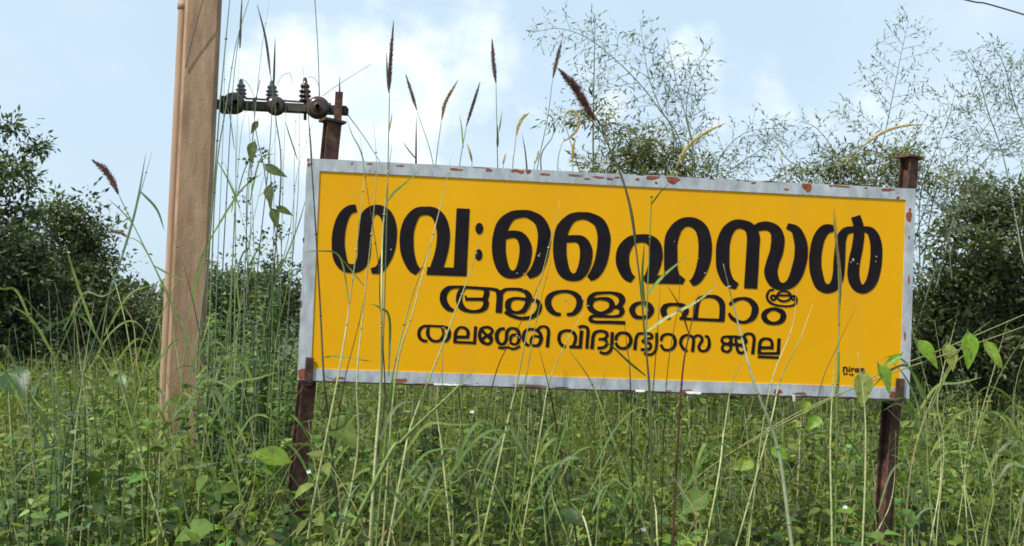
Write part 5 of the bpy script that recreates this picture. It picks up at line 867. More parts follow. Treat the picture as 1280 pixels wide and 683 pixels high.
bamboo(1100, 11.6, [
    ([(1080, 340), (1099, 205), (1110, 150), (1118, 110), (1126, 70), (1136, 24)], dict(Lmax=62, step=8, lat0=.42, ang=(42, 68))),
    ([(1150, 360), (1168, 245), (1190, 214), (1215, 182), (1240, 148), (1262, 118), (1300, 80)], dict(Lmax=60, step=9, lat0=.3, ang=(50, 85))),
    ([(1170, 360), (1200, 250, .5), (1232, 200, .5), (1262, 175), (1300, 160)], dict(Lmax=46, step=9, lat0=.3)),
    ([(1150, 350), (1150, 250, .4), (1165, 200), (1185, 150), (1195, 112)], dict(Lmax=44, step=9, lat0=.35)),
    ([(1020, 340), (1010, 225), (985, 200), (965, 175), (950, 178)], dict(Lmax=30, step=9, lat0=.5)),
    ([(1040, 340), (1050, 215), (1040, 185), (1020, 160), (1000, 152)], dict(Lmax=28, step=9, lat0=.55)),
    ([(1280, 330), (1255, 200, .6), (1235, 140, .6), (1222, 95), (1205, 66)], dict(Lmax=40, step=8, lat0=.45)),
    ([(1290, 330), (1290, 200, .6), (1268, 130, .6), (1256, 85), (1240, 52)], dict(Lmax=36, step=8, lat0=.45)),
    ([(1190, 350), (1180, 270, .6), (1150, 230, .6), (1135, 200)], dict(Lmax=40, step=7, lat0=.3)),
    ], [(1000, 214, 26, 6), (1048, 208, 34, 10), (1092, 202, 34, 12), (1128, 196, 20, 12), (1066, 194, 20, 7), (1170, 222, 22, 10), (1215, 234, 16, 9), (1120, 226, 30, 12), (1050, 240, 80, 20), (1050, 280, 75, 40), (1070, 345, 60, 60), (1070, 425, 60, 40)], 20000,
    'feathery bamboo clump above the right end of the sign with one fern like spire')

# ---- tall leafy weeds between the pole and the sign, and a few broad weeds elsewhere
WEED = [(.10, .165, .045), (.135, .21, .058), (.08, .13, .045), (.17, .23, .075), (.12, .165, .075)]
def weed(name, base, h, nst, spread, leafL, label, cat, group=None, cols=WEED, prof=OV, wid=.55, gap=.05, lean=(0, 0)):
    t = thing(name, base, label, cat, group); ms, ml = MB(), MB(); b0 = np.array(base)
    for i in range(nst):
        az = rng.uniform(0, 6.28); r = spread * rng.uniform(.2, 1)**.6; hh = h * rng.uniform(.6, 1.05)
        top = b0 + [r*math.cos(az) + lean[0], r*math.sin(az)*.8 + lean[1], hh]
        P = spline([b0 + rng.normal(0, .03, 3)*[1, 1, 0], b0*.45 + top*.55 + [rng.normal(0, .03), rng.normal(0, .03), .02], top], 10)
        tube(ms, P, [.005, .002], (.09, .11, .045), 5, caps=False)
        d = norm(np.gradient(P, axis=0)); m = int(hh / gap)
        tt = np.linspace(.25, 1, m); pos = np.stack([np.interp(tt, np.linspace(0, 1, len(P)), P[:, j]) for j in range(3)], 1)
        n = len(pos)*2; pos = np.repeat(pos, 2, axis=0)
        aa = np.arange(n)*np.pi + np.repeat(np.arange(n//2)*1.6, 2) + rng.normal(0, .4, n)
        dr = np.stack([np.cos(aa), np.sin(aa), rng.uniform(-.35, .5, n)], 1)
        ll = leafL * rng.uniform(.55, 1.15, n) * np.interp(np.repeat(tt, 2), [.2, .7, 1], [1, 1, .55])
        leaves(ml, pos, dr, np.tile([0, -.25, 1.], (n, 1)) + rng.normal(0, .35, (n, 3)), ll, ll*wid, jit(cols[rng.integers(len(cols))], n, .22, .08), prof, .12, .3)
    ms.build('stem', M_STALK, t); ml.build('foliage', M_LEAF, t)
    return t

for px, top, Yd, ns, sp, lab in ((300, 330, 6.4, 11, .32, 'bushy tall weed close to the right side of the concrete pole'), (345, 320, 6.0, 12, .30, 'bushy tall weed close to the left edge of the sign'), (322, 372, 5.4, 9, .28, 'lower leafy weed in front of the two bushy weeds by the pole'),
                                 (280, 395, 5.0, 8, .22, 'short leafy weed at the foot of the concrete pole')):
    q = at(px, top, Yd); weed('tall_weed', Vector((q.x, Yd, 0)), q.z, ns, sp, .075, lab, 'weed', 'leafy weeds between the pole and the sign', gap=.042)
BL = 'broad leaved weed standing among the grass of the field'
for i in range(60):
    Yd = rng.uniform(2.9, 7.0); x = rng.uniform(-.52, .52)*Yd
    weed('broadleaf_weed', Vector((x, Yd, 0)), canopy(x, Yd)*rng.uniform(.95, 1.2), 3, .16, .085, BL, 'weed', 'broad leaved weeds of the field', gap=.075,
         cols=[(.10, .19, .045), (.15, .24, .06), (.07, .13, .045), (.20, .27, .065)], wid=.62)

for i in range(26):
    Yd = rng.uniform(2.8, 4.6); px = rng.uniform(-20, 330) if i % 2 else rng.uniform(820, 1300)
    x = at(px, 600, Yd).x
    weed('large_leaved_weed', Vector((x, Yd, 0)), canopy(x, Yd)*rng.uniform(.9, 1.15), 3, .15, .13, 'weed with large broad leaves low in a lower corner of the field', 'weed', 'large leaved weeds of the lower corners', gap=.13,
         cols=[(.10, .19, .04), (.15, .25, .05), (.20, .29, .06), (.08, .14, .045)], wid=.68)

# ------------------------------------------------------------------ the field of weeds and grass itself: nobody could count it
def scatter(n, y0, y1, p=1.0):
    u = rng.uniform(0, 1, n)
    Yd = (y0**p + u*(y1**p - y0**p))**(1/p)
    X = rng.uniform(-1, 1, n) * (.60*Yd + .8)
    return X, Yd
GR = [(.185, .245, .042), (.24, .29, .065), (.125, .175, .038), (.30, .325, .095), (.34, .28, .13), (.17, .22, .085)]
mb = MB()
# tufts: blades fan out of a common foot
for nt, per, y0, y1, K, hs, w in ((760, 12, 1.9, 4.4, 7, .98, .0075), (1300, 11, 4.4, 8, 5, 1.0, .0085), (2000, 11, 8, 17, 4, 1.05, .012)):
    X, Yd = scatter(nt, y0, y1, 1.8)
    th = canopy(X, Yd) * rng.uniform(.6, 1.18, nt) * hs
    left = np.clip((-X / Yd - .12) / .2, 0, 1); th *= 1 + .40 * left * rng.uniform(0, 1, nt)
    tint = jit((1, 1, 1), nt, .22, .07) ; tcol = pick(GR, nt, [.27, .26, .17, .13, .06, .11]); tdroop = np.abs(rng.normal(.34, .22, nt)); taz = rng.uniform(0, 6.28, nt)
    cnt = rng.integers(int(per*.4), int(per*1.6), nt); idx = np.repeat(np.arange(nt), cnt); n = len(idx)
    h = th[idx] * rng.uniform(.5, 1.15, n)
    c = tcol[idx] * np.clip(tint[idx] * np.exp(rng.normal(0, .14, (n, 1))), 0, 3)
    tip = c * np.where(rng.uniform(0, 1, (n, 1)) < .25, np.array([[1.7, 1.25, .8]]), 1.0)
    az = rng.uniform(0, 6.28, n); az = np.where(rng.uniform(0, 1, n) < .45, taz[idx] + rng.normal(0, .5, n), az)
    foot = np.stack([X[idx] + rng.normal(0, .035, n), Yd[idx] + rng.normal(0, .035, n), np.zeros(n)], 1)
    blades(mb, foot, h, az, rng.normal(.16, .12, n), np.clip(tdroop[idx] + rng.normal(0, .15, n), 0, 1.0), w*rng.uniform(.45, 1.6, n), np.clip(c, .01, .5), K, np.clip(tip, .01, .5))
tag(mb.build('field_grass', M_GRASS), 'dense mixed green grass covering the whole field', 'grass', kind='stuff')
mb = MB()
UC = [(.145, .22, .036), (.195, .275, .047), (.085, .135, .032), (.255, .31, .058), (.125, .155, .065), (.235, .285, .07), (.055, .09, .03)]
# low plants: leaves ringed round a stem, each plant with its own leaf size and green
for npl, per, y0, y1, L in ((1150, 24, 2.0, 4.6, .055), (1900, 22, 4.6, 8.0, .062), (2600, 20, 8, 17, .095)):
    X, Yd = scatter(npl, y0, y1, 1.8)
    lf = np.clip((-X / Yd - .12) / .2, 0, 1); ph = canopy(X, Yd) * rng.uniform(.45, 1.15, npl) * (1 + .2*lf*rng.uniform(0, 1, npl)); pl = L * rng.uniform(.45, 1.55, npl); pw = rng.uniform(.32, .75, npl)
    pc = pick(UC, npl) * jit((1, 1, 1), npl, .25, .08); sx, sy = rng.normal(0, .10, npl), rng.normal(0, .10, npl)
    cnt = rng.integers(int(per*.5), int(per*1.6), npl); idx = np.repeat(np.arange(npl), cnt); n = len(idx)
    t = rng.uniform(.15, 1, n)**.7; a = rng.uniform(0, 6.28, n)
    P = np.stack([X[idx] + sx[idx]*t, Yd[idx] + sy[idx]*t, ph[idx]*t], 1)
    r = pl[idx] * rng.uniform(.0, 1.3, n) * (1.15 - .6*t)
    P[:, 0] += np.cos(a)*r; P[:, 1] += np.sin(a)*r
    dr = np.stack([np.cos(a), np.sin(a), rng.normal(-.05, .35, n)], 1) + rng.normal(0, .2, (n, 3))
    ll = pl[idx] * rng.uniform(.6, 1.2, n) * (1.15 - .45*t)
    c = np.clip(pc[idx] * np.exp(rng.normal(0, .16, (n, 1))), .01, .45)
    nm = np.tile([0, -.15, 1.], (n, 1)) + rng.normal(0, .4, (n, 3))
    if y1 < 8.5: leaves(mb, P, dr, nm, ll, ll*pw[idx], c, OV, .14, .3)
    else: cards(mb, P, dr, nm, ll, ll*pw[idx], c)
# and loose small leaves filling the gaps low down
for n, y0, y1, L in ((5000, 2.0, 4.6, .04), (7000, 4.6, 8, .05), (12000, 8, 17, .08)):
    X, Yd = scatter(n, y0, y1, 1.8); z = canopy(X, Yd) * rng.uniform(.05, .85, n)
    ll = L*rng.uniform(.5, 1.3, n); dr = rdir(n)
    cards(mb, np.stack([X, Yd, z], 1), dr, np.tile([0, -.15, 1.], (n, 1)) + rng.normal(0, .45, (n, 3)), ll, ll*rng.uniform(.35, .6, n), np.clip(pick(UC, n)*jit((1, 1, 1), n, .25, .08), .01, .4))
tag(mb.build('undergrowth', M_LEAF), 'low leafy ground cover filling the space under the grass', 'undergrowth', kind='stuff')
# thin straw coloured and pale green stems standing all through the field
mb = MB(); n = 3000
X, Yd = scatter(n, 3.6, 15, 1.6)
h = canopy(X, Yd)*rng.uniform(.9, 1.32, n)
c = pick([(.30, .34, .17), (.24, .29, .13), (.36, .32, .17), (.18, .24, .10)], n)
blades(mb, np.stack([X, Yd, np.zeros(n)], 1), h, rng.uniform(0, 6.28, n), rng.normal(.1, .16, n), np.abs(rng.normal(0, .1, n)), .0035 + .0006*Yd*rng.uniform(.5, 1.2, n), c, 3)
tag(mb.build('dry_grass', M_STALK), 'thin pale stems standing all through the field', 'grass', kind='stuff')

# ------------------------------------------------------------------ single grasses one can tell apart
def ground_from(P, Yb=None):
    """Continue a stalk path from its lowest point down to the ground."""
    a, b2 = P[0], P[1]
    d = (a - b2); d = d / abs(d[2])
    q = a + np.clip(d, -.45, .45) * a[2]
    q[1] = a[1] + (0 if Yb is None else Yb); q[2] = -.02
    return np.vstack([q, P])

GREEN, PALE, DARK, STRAW, TEAL = (.19, .26, .07), (.46, .49, .23), (.045, .032, .018), (.40, .33, .15), (.17, .225, .12)
SG = 'grass stalks in front of the sign'
SL = 'slender grass stalk crossing in front of the yellow sign'
def stalk(pts, Y, r, col, label, group, name='grass_stalk', blades_=(), mix=None, tipr=.12):
    """pts: photo pixels bottom to top."""
    P = np.array([at(x, y, Y + .04*math.sin(i*1.7 + x)) for i, (x, y) in enumerate(pts)])
    P = ground_from(P); p = spline(P, 7)
    root = thing(name, Vector(P[0]), label, 'grass', group)
    mb = MB(); rr = np.array([1, .92, .8, .62, .4, tipr]) * r
    cc = np.tile(np.array(col)[None], (len(p)*5, 1)) if mix is None else np.repeat(np.array(col)[None]*(1 - np.linspace(0, 1, len(p))[:, None]) + np.array(mix)[None]*np.linspace(0, 1, len(p))[:, None], 5, axis=0)
    tube(mb, p, rr, cc, 5)
    for q in range(2, len(p) - 3, 6):                     # nodes
        tube(mb, [p[q] - (p[q+1]-p[q])*.06, p[q], p[q] + (p[q+1]-p[q])*.06], [r*.8, r*1.25, r*.8], np.array(col)*.75, 5)
    mb.build('culm', M_STALK, root)
    for bl in blades_:
        pts_, w, c2 = bl
        q = spline([np.array(at(x, y, Y + .02*i*math.cos(x))) for i, (x, y) in enumerate(pts_)], 8)
        mb = MB(); ribbon(mb, q, w, c2, rng.normal(0, .5)); mb.build('leaf_blade', M_GRASS, root)
    return root

# [pixels bottom->top], depth, radius, colour, blades
D = [
 ([(383, 683), (393, 621), (422, 474), (437, 380), (451, 266), (456, 215)], 3.35, .0034, PALE, [([(437, 380), (425, 322), (400, 314), (380, 316)], .006, GREEN)]),
 ([(402, 683), (421, 535), (432, 470), (454, 380), (462, 300)], 3.45, .0030, DARK, []),
 ([(424, 683), (447, 564), (446, 474), (455, 380), (470, 230), (467, 150)], 3.4, .0032, PALE, [([(455, 358), (428, 325), (400, 302)], .007, GREEN)]),
 ([(454, 683), (464, 607), (477, 536), (481, 480), (475, 380), (473, 330), (458, 232), (450, 170)], 3.3, .0036, DARK, []),
 ([(462, 683), (470, 560), (476, 480), (477, 380), (478, 300), (484, 230), (490, 180)], 3.25, .0042, PALE, [([(484, 253), (494, 240), (506, 230), (530, 208)], .010, GREEN), ([(486, 470), (487, 400), (475, 385), (462, 380)], .009, GREEN)]),
 ([(470, 683), (482, 546), (491, 468), (512, 382), (540, 300)], 3.35, .0036, GREEN, [([(491, 470), (488, 500), (478, 545), (470, 600)], .012, GREEN)]),
 ([(478, 683), (494, 474), (517, 387), (550, 260), (566, 190)], 3.45, .0030, PALE, []),
 ([(500, 600), (514, 532), (550, 440), (586, 345), (600, 300)], 3.3, .0034, PALE, []),
 ([(470, 600), (504, 550), (560, 496), (594, 461)], 3.2, .0060, GREEN, []),
 ([(600, 560), (621, 463), (648, 410), (678, 345), (693, 286)], 3.4, .0026, DARK, []),
 ([(610, 640), (634, 530), (646, 480), (660, 410), (676, 350), (700, 250)], 3.5, .0028, PALE, []),
 ([(640, 640), (650, 520), (656, 480), (674, 385), (690, 320)], 3.45, .0028, GREEN, []),
 ([(700, 560), (688, 492), (673, 434)], 3.4, .0044, DARK, []),
 ([(770, 560), (740, 480), (710, 436)], 3.4, .0038, GREEN, []),
 ([(672, 560), (686, 480), (710, 424), (730, 390)], 3.5, .0024, PALE, []),
 ([(620, 610), (560, 600), (553, 480), (556, 400)], 3.5, .0026, GREEN, []),
 ([(816, 683), (813, 500), (808, 420), (814, 260), (814, 250)], 3.35, .0034, GREEN, [([(809, 414), (835, 396), (874, 375), (900, 352)], .011, PALE), ([(806, 385), (803, 345), (806, 300)], .010, (.06, .12, .03)), ([(809, 370), (829, 345), (862, 318)], .012, GREEN), ([(807, 470), (785, 452), (766, 434), (750, 424)], .009, (.05, .11, .03)), ([(814, 256), (826, 240), (838, 228)], .006, DARK)]),
 ([(800, 683), (817, 480), (823, 398), (826, 345)], 3.45, .0028, DARK, []),
 ([(826, 683), (833, 480), (848, 380), (850, 330)], 3.5, .0026, DARK, [([(862, 420), (850, 385), (833, 355)], .006, DARK)]),
 ([(842, 660), (852, 480), (862, 416), (874, 363)], 3.4, .0036, (.10, .045, .03), []),
 ([(792, 683), (788, 480), (784, 436), (780, 400)], 3.5, .0036, DARK, []),
 ([(990, 683), (972, 560), (943, 480), (921, 398), (904, 330)], 3.2, .0052, (.34, .38, .24), []),
 ([(955, 560), (974, 480), (1000, 424), (1016, 380)], 3.5, .0024, PALE, []),
 ([(945, 600), (964, 480), (990, 410), (996, 360)], 3.55, .0024, PALE, []),
 ([(1045, 683), (1047, 480), (1049, 395), (1047, 306), (1042, 252)], 3.45, .0034, GREEN, [([(1048, 400), (1050, 350), (1045, 300), (1041, 262)], .012, (.27, .20, .10)), ([(1049, 440), (1046, 490), (1035, 540), (1020, 600)], .012, GREEN)]),
 ([(1010, 640), (1022, 500), (1048, 430), (1070, 385)], 3.6, .0026, DARK, []),
 ([(414, 560), (405, 475), (400, 380), (393, 260), (387, 170), (384, 110)], 3.5, .0034, (.05, .06, .03), [([(404, 447), (420, 446), (450, 450), (466, 452)], .007, GREEN)]),
 ([(1040, 683), (1038, 560), (1042, 470), (1050, 420)], 3.3, .0030, PALE, []),
 ([(1078, 683), (1082, 560), (1080, 500), (1072, 440)], 3.2, .0028, PALE, []),
 ([(890, 640), (905, 540), (915, 480), (930, 450)], 3.3, .0026, PALE, []),
 ([(565, 683), (552, 560), (545, 500), (553, 460)], 3.3, .0028, PALE, []),
 ([(745, 683), (752, 560), (748, 500), (760, 455)], 3.35, .0026, GREEN, []),
]
for pts, Y, r, c, bl in D:
    stalk(pts, Y, r*(.85 if c == DARK else 1.3), c, SL, SG, blades_=bl)
# more stalks of the near weeds, their tips below the sign or beside it
NL, NG = 'pale grass stalk standing out of the near weeds low in the picture', 'stalks of the near weeds'
for i in range(58):
    x = rng.uniform(-20, 1300); Yd = rng.uniform(2.9, 4.3); yt = rng.uniform(500, 610)
    if x < 360 or x > 1150: yt -= rng.uniform(0, 110)
    b = rng.normal(0, 46); w = rng.normal(0, 12)
    c = [GREEN, (.30, .35, .13), TEAL, PALE, STRAW, GREEN, (.24, .31, .10)][rng.integers(7)]
    bl = []
    for k in range(rng.integers(1, 5)):
        f = rng.uniform(.15, .9); xx, yy = x + b*f*1.0 + w*f, 690 - (690 - yt)*f; s_ = rng.choice([-1, 1])*rng.uniform(.5, 1.3); l_ = rng.uniform(30, 75)
        bl.append(([(xx, yy), (xx + s_*l_*.45, yy - l_*.75), (xx + s_*l_*.9, yy - l_*rng.uniform(.6, 1.1)), (xx + s_*l_*1.35, yy - l_*rng.uniform(.2, 1.2))], rng.uniform(.006, .013), [GREEN, TEAL, (.12, .20, .06)][rng.integers(3)]))
    stalk([(x, 690), (x + b*.4 + w, 690 - (690-yt)*.45), (x + b, yt)], Yd, rng.uniform(.0022, .0042), c, NL, NG, blades_=bl)

# the cluster of tall stalks between the pole and the sign, rising past the insulators
TL, TG = 'tall thin green stalk rising past the crossarm beside the concrete pole', 'tall stalks between the pole and the sign'
T = [
 ([(258, 683), (245, 480), (262, 300), (275, 130), (287, 0), (292, -60)], 3.5, .0050, TEAL, [([(262, 300), (300, 240), (330, 215)], .010, GREEN)]),
 ([(250, 683), (262, 400), (270, 220), (283, 130), (295, 55), (311, 0), (320, -40)], 3.6, .0036, TEAL, []),
 ([(280, 683), (276, 420), (284, 230), (292, 100), (301, 28), (303, -10)], 3.7, .0030, (.06, .09, .05), [([(300, 60), (301, 28), (303, -14)], .012, (.05, .06, .04))]),
 ([(262, 683), (268, 460), (272, 330), (279, 160), (281, 60)], 3.55, .0030, TEAL, []),
 ([(300, 640), (305, 400), (310, 250), (325, 80), (337, 0)], 3.8, .0028, TEAL, []),
 ([(320, 640), (318, 400), (336, 200), (342, 95), (344, 48)], 3.7, .0030, (.06, .08, .04), [([(342, 110), (343, 80), (344, 46)], .011, (.05, .05, .03))]),
 ([(330, 640), (338, 400), (351, 220), (345, 150), (338, 93), (332, 48), (321, 6)], 3.6, .0032, (.08, .10, .05), [([(338, 93), (332, 48), (321, 4)], .012, (.06, .05, .035))]),
 ([(345, 640), (350, 400), (354, 220), (359, 93)], 3.75, .0026, TEAL, []),
 ([(352, 640), (360, 400), (372, 250), (374, 160), (373, 108)], 3.8, .0026, TEAL, [([(372, 200), (362, 170), (356, 150)], .007, GREEN)]),
 ([(368, 640), (378, 420), (390, 230), (385, 142), (378, 80)], 3.7, .0032, (.06, .08, .045), []),
 ([(240, 683), (225, 540), (236, 400), (255, 320), (262, 260)], 3.4, .0032, GREEN, [([(236, 400), (250, 330), (268, 290)], .012, GREEN)]),
 ([(290, 683), (292, 500), (300, 380), (320, 260), (350, 150)], 3.5, .0026, TEAL, []),
 ([(308, 683), (330, 420), (360, 300), (372, 215), (392, 150)], 3.6, .0024, TEAL, [([(345, 350), (370, 290), (385, 240)], .008, GREEN)]),
 ([(272, 683), (285, 520), (290, 350), (300, 180), (312, 120)], 3.7, .0028, TEAL, []),
 ([(335, 683), (350, 500), (365, 330), (368, 200), (371, 120)], 3.65, .0026, TEAL, []),
 ([(300, 683), (320, 470), (318, 330), (312, 170), (306, 110)], 3.9, .0024, TEAL, []),
 ([(280, 683), (310, 460), (340, 340), (352, 230), (352, 160)], 3.9, .0024, TEAL, []),
 ([(346, 683), (340, 520), (322, 360), (296, 250), (275, 190)], 3.8, .0024, GREEN, [([(300, 260), (285, 225), (268, 195)], .009, GREEN)]),
 ([(252, 683), (230, 500), (218, 420), (212, 350)], 3.3, .0034, GREEN, []),
 ([(236, 640), (262, 500), (250, 420), (232, 340), (214, 290)], 3.4, .0032, (.07, .06, .03), []),
]
for i in range(6):
    x = rng.uniform(255, 345); b = rng.uniform(-10, 45); yt = rng.uniform(40, 300); s_ = rng.choice([-1, 1])
    T.append(([(x, 640), (x + b*.3 + rng.normal(0, 6), 440), (x + b*.8, (440 + yt)/2), (x + b, yt)], rng.uniform(3.5, 4.1), rng.uniform(.0026, .0042), [TEAL, GREEN, TEAL, (.09, .12, .06)][rng.integers(4)],
              [([(x + b*f, 640 - (640-yt)*f), (x + b*f + s2*w2*.4, 640 - (640-yt)*f - l2*.8), (x + b*f + s2*w2, 640 - (640-yt)*f - l2*rng.uniform(.5, 1.4))], rng.uniform(.005, .010), [GREEN, TEAL, (.12, .18, .07)][rng.integers(3)])
               for f, s2, w2, l2 in zip(rng.uniform(.25, .85, 3), rng.choice([-1, 1], 3), rng.uniform(8, 38, 3), rng.uniform(25, 75, 3))]))
for pts, Y, r, c, bl in T: stalk(pts, Y + .85, r*1.12, tuple(np.array(c)*1.2), TL, TG, blades_=bl)
LL, LG = 'long grass stalk leaning in front of the dark trees left of the pole', 'grass stalks left of the pole'
T = [
 ([(150, 683), (160, 560), (192, 420), (228, 340), (246, 300)], 3.4, .0034, GREEN, []),
 ([(60, 683), (90, 520), (120, 420), (150, 330), (176, 240), (190, 190)], 3.4, .0036, (.12, .18, .10), [([(150, 330), (170, 260), (183, 188)], .010, (.12, .18, .10)), ([(176, 240), (196, 262), (206, 290)], .009, (.12, .18, .10)), ([(120, 420), (95, 350), (80, 300)], .010, GREEN)]),
 ([(110, 683), (118, 520), (128, 420), (140, 350), (150, 300)], 3.5, .0030, GREEN, [([(130, 420), (160, 370), (190, 356)], .009, GREEN)]),
 ([(165, 683), (170, 520), (160, 420), (140, 340), (130, 310)], 3.5, .0034, PALE, []),
 ([(100, 683), (112, 560), (100, 450), (92, 380)], 3.6, .0030, PALE, []),
 ([(30, 683), (42, 560), (70, 450), (112, 360), (124, 330)], 3.5, .0030, GREEN, [([(70, 450), (40, 400), (10, 380)], .010, GREEN)]),
 ([(180, 683), (176, 560), (150, 470), (132, 400)], 3.3, .0032, GREEN, [([(176, 560), (140, 500), (100, 490)], .012, GREEN)]),
 ([(15, 683), (14, 560), (10, 470), (12, 410)], 3.7, .0028, PALE, []),
 ([(200, 683), (190, 560), (172, 460), (165, 400), (140, 372)], 3.5, .0030, STRAW, []),
 ([(130, 683), (150, 560), (185, 470), (200, 430), (196, 380)], 3.45, .0030, GREEN, [([(185, 470), (215, 430), (232, 425)], .010, GREEN)]),
 ([(70, 683), (70, 560), (60, 480), (66, 430)], 3.6, .0030, GREEN, []),
]
for i in range(20):
    x = rng.uniform(0, 255); yt = rng.uniform(345, 470) if x > 50 else rng.uniform(430, 480); b = rng.normal(0, 40); bl = []
    for k in range(rng.integers(1, 4)):
        f = rng.uniform(.3, .85); xx, yy = x + b*f, 690 - (690 - yt)*f; s_ = rng.choice([-1, 1])*rng.uniform(.5, 1.3); l_ = rng.uniform(30, 70)
        bl.append(([(xx, yy), (xx + s_*l_*.4, yy - l_*.8), (xx + s_*l_*.8, yy - l_*rng.uniform(.7, 1.4)), (xx + s_*l_*1.2, yy - l_*rng.uniform(.2, 1.8))], rng.uniform(.006, .012), [GREEN, TEAL][rng.integers(2)]))
    T.append(([(x, 690), (x + b*.35, 690 - (690-yt)*.5), (x + b, yt)], rng.uniform(3.1, 4.2), rng.uniform(.0024, .0040), [GREEN, PALE, TEAL][rng.integers(3)], bl))
for pts, Y, r, c, bl in T: stalk(pts, Y, r, c, LL, LG, blades_=bl)
for px, top, Yd, lab in ((20, 470, 3.6, 0), (75, 462, 4.0, 0), (130, 455, 3.8, 0), (170, 470, 3.5, 0), (205, 570, 3.9, 0), (236, 585, 4.2, 0), (100, 520, 3.1, 0), (30, 545, 3.0, 0), (180, 590, 3.2, 0), (275, 480, 4.1, 0)):
    q = at(px, top, Yd)
    weed('tall_weed', Vector((q.x, Yd, 0)), q.z, 6, .17, .07, 'leafy weed in the thick growth around and left of the pole foot', 'weed', 'leafy weeds left of the pole', gap=.05)
RL, RG = 'long thin stalk standing right of the sign in front of the dark tree', 'grass stalks right of the sign'
T = [
 ([(1170, 683), (1180, 560), (1172, 500), (1190, 420), (1196, 398)], 3.9, .0026, PALE, []),
 ([(1210, 683), (1200, 560), (1182, 480), (1168, 400)], 4.2, .0028, PALE, []),
 ([(1235, 683), (1222, 560), (1245, 480), (1280, 420)], 4.0, .0030, GREEN, []),
 ([(1200, 640), (1215, 560), (1240, 470), (1260, 400)], 4.3, .0026, PALE, []),
 ([(1262, 683), (1266, 560), (1270, 480), (1290, 420)], 4.1, .0030, GREEN, []),
 ([(1150, 640), (1158, 560), (1150, 500), (1160, 440)], 4.4, .0028, PALE, []),
 ([(1130, 683), (1140, 580), (1165, 500), (1205, 430), (1240, 400)], 4.0, .0026, STRAW, []),
 ([(1222, 683), (1206, 600), (1212, 520), (1200, 450)], 4.4, .0026, PALE, []),
]
for pts, Y, r, c, bl in T: stalk(pts, Y, r, c, RL, RG, blades_=bl)

# foxtails: a stalk with a bristly cylindrical head
PURP, GOLD, BRN = (.155, .098, .09), (.66, .48, .20), (.24, .155, .12)
def foxtail(stem, head, Y, r, hr, col, label, blades_=(), scol=GREEN, bristle=1.0, Yb=0.0):
    P = np.array([at(x, y, Y) for x, y in stem]); P = ground_from(P, Yb)
    H = spline([np.array(at(x, y, Y + .01*i)) for i, (x, y) in enumerate(head)], 14)
    root = thing('foxtail_grass', Vector(P[0]), label, 'foxtail grass', 'foxtail seed heads')
    mb = MB(); tube(mb, spline(np.vstack([P, H[:1]]), 7), np.linspace(1, .45, 6)*r, scol, 5); mb.build('culm', M_STALK, root)
    mb = MB(); n = len(H); t = np.linspace(0, 1, n)
    prof = .8*hr*np.minimum(1, .35 + 3*t)*np.minimum(1, (1 - t)*2.6 + .12)
    core = np.repeat(np.array(col)[None]*np.exp(rng.normal(0, .2, (n, 1))), 7, axis=0)
    dd, aa, bb = frames(H); th = np.linspace(0, 6.283, 7, endpoint=False)
    rad = prof[:, None]*rng.uniform(.42, .68, (n, 7))
    V = (H[:, None] + rad[:, :, None]*(np.cos(th)[None, :, None]*aa[:, None] + np.sin(th)[None, :, None]*bb[:, None])).reshape(-1, 3)
    F = []
    for i in range(n - 1):
        for k in range(7):
            A, B, D_, E = i*7+k, i*7+(k+1) % 7, (i+1)*7+k, (i+1)*7+(k+1) % 7
            F += [(A, B, E), (A, E, D_)]
    mb.add(V, F, core)
    ln = np.linalg.norm(np.diff(H, axis=0), axis=1).sum()
    N = int(900*min(2.2, ln/.12))
    i = rng.integers(0, n - 1, N); f = rng.uniform(0, 1, N); a = rng.uniform(0, 6.283, N)
    o = H[i]*(1 - f[:, None]) + H[i+1]*f[:, None]; pr = prof[i]
    rdv = np.cos(a)[:, None]*aa[i] + np.sin(a)[:, None]*bb[i]
    dr = norm(rdv*rng.uniform(.5, 1.0, (N, 1))*bristle + dd[i]*rng.uniform(.8, 1.3, (N, 1)) + rng.normal(0, .18, (N, 3)))
    L = pr*rng.uniform(1.0, 2.3, N)
    cards(mb, o + rdv*(pr*.4)[:, None], dr, rdv + rng.normal(0, .3, (N, 3)), L, .0011*np.ones(N) + hr*.07, jit(np.array(col)*1.15, N, .28, .08))
    mb.build('seed_head', M_SEED, root)
    for pts_, w, c2 in blades_:
        q = spline([np.array(at(x, y, Y + .02*k)) for k, (x, y) in enumerate(pts_)], 8)
        mb = MB(); ribbon(mb, q, w, c2, .4); mb.build('leaf_blade', M_GRASS, root)
    return root

foxtail([(465, 683), (473, 560), (480, 400), (485, 205)], [(487, 112), (488, 80), (492, 27)], 3.55, .0034, .0085, PURP, 'tallest dark purple foxtail, upright above the left part of the sign', [([(486, 116), (484, 90), (483, 62)], .010, (.05, .08, .04)), ([(486, 165), (489, 150), (490, 140)], .007, GREEN)], scol=(.13, .18, .09), bristle=.6)
foxtail([(552, 300), (541, 203)], [(521, 138), (515, 118), (507, 93)], 4.5, .0032, .0085, BRN, 'brown foxtail leaning left beside a dark upright blade above the sign', [([(520, 300), (520, 200), (520.5, 140)], .013, (.03, .035, .02)), ([(521, 200), (510, 187), (503, 176)], .008, (.06, .09, .04))], bristle=.7)
foxtail([(536, 300), (545, 203)], [(552, 150), (557, 128), (572, 101)], 4.5, .0032, .0085, (.36, .25, .10), 'golden foxtail bending right between a brown one and a purple one', scol=(.15, .19, .10), bristle=.7)
foxtail([(560, 300), (575, 203)], [(583, 158), (591, 132), (600, 103)], 4.5, .0034, .0085, PURP, 'short dark purple foxtail leaning right, third of the row above the sign', [([(579, 185), (577, 160), (574, 142)], .008, GREEN)], bristle=.6)
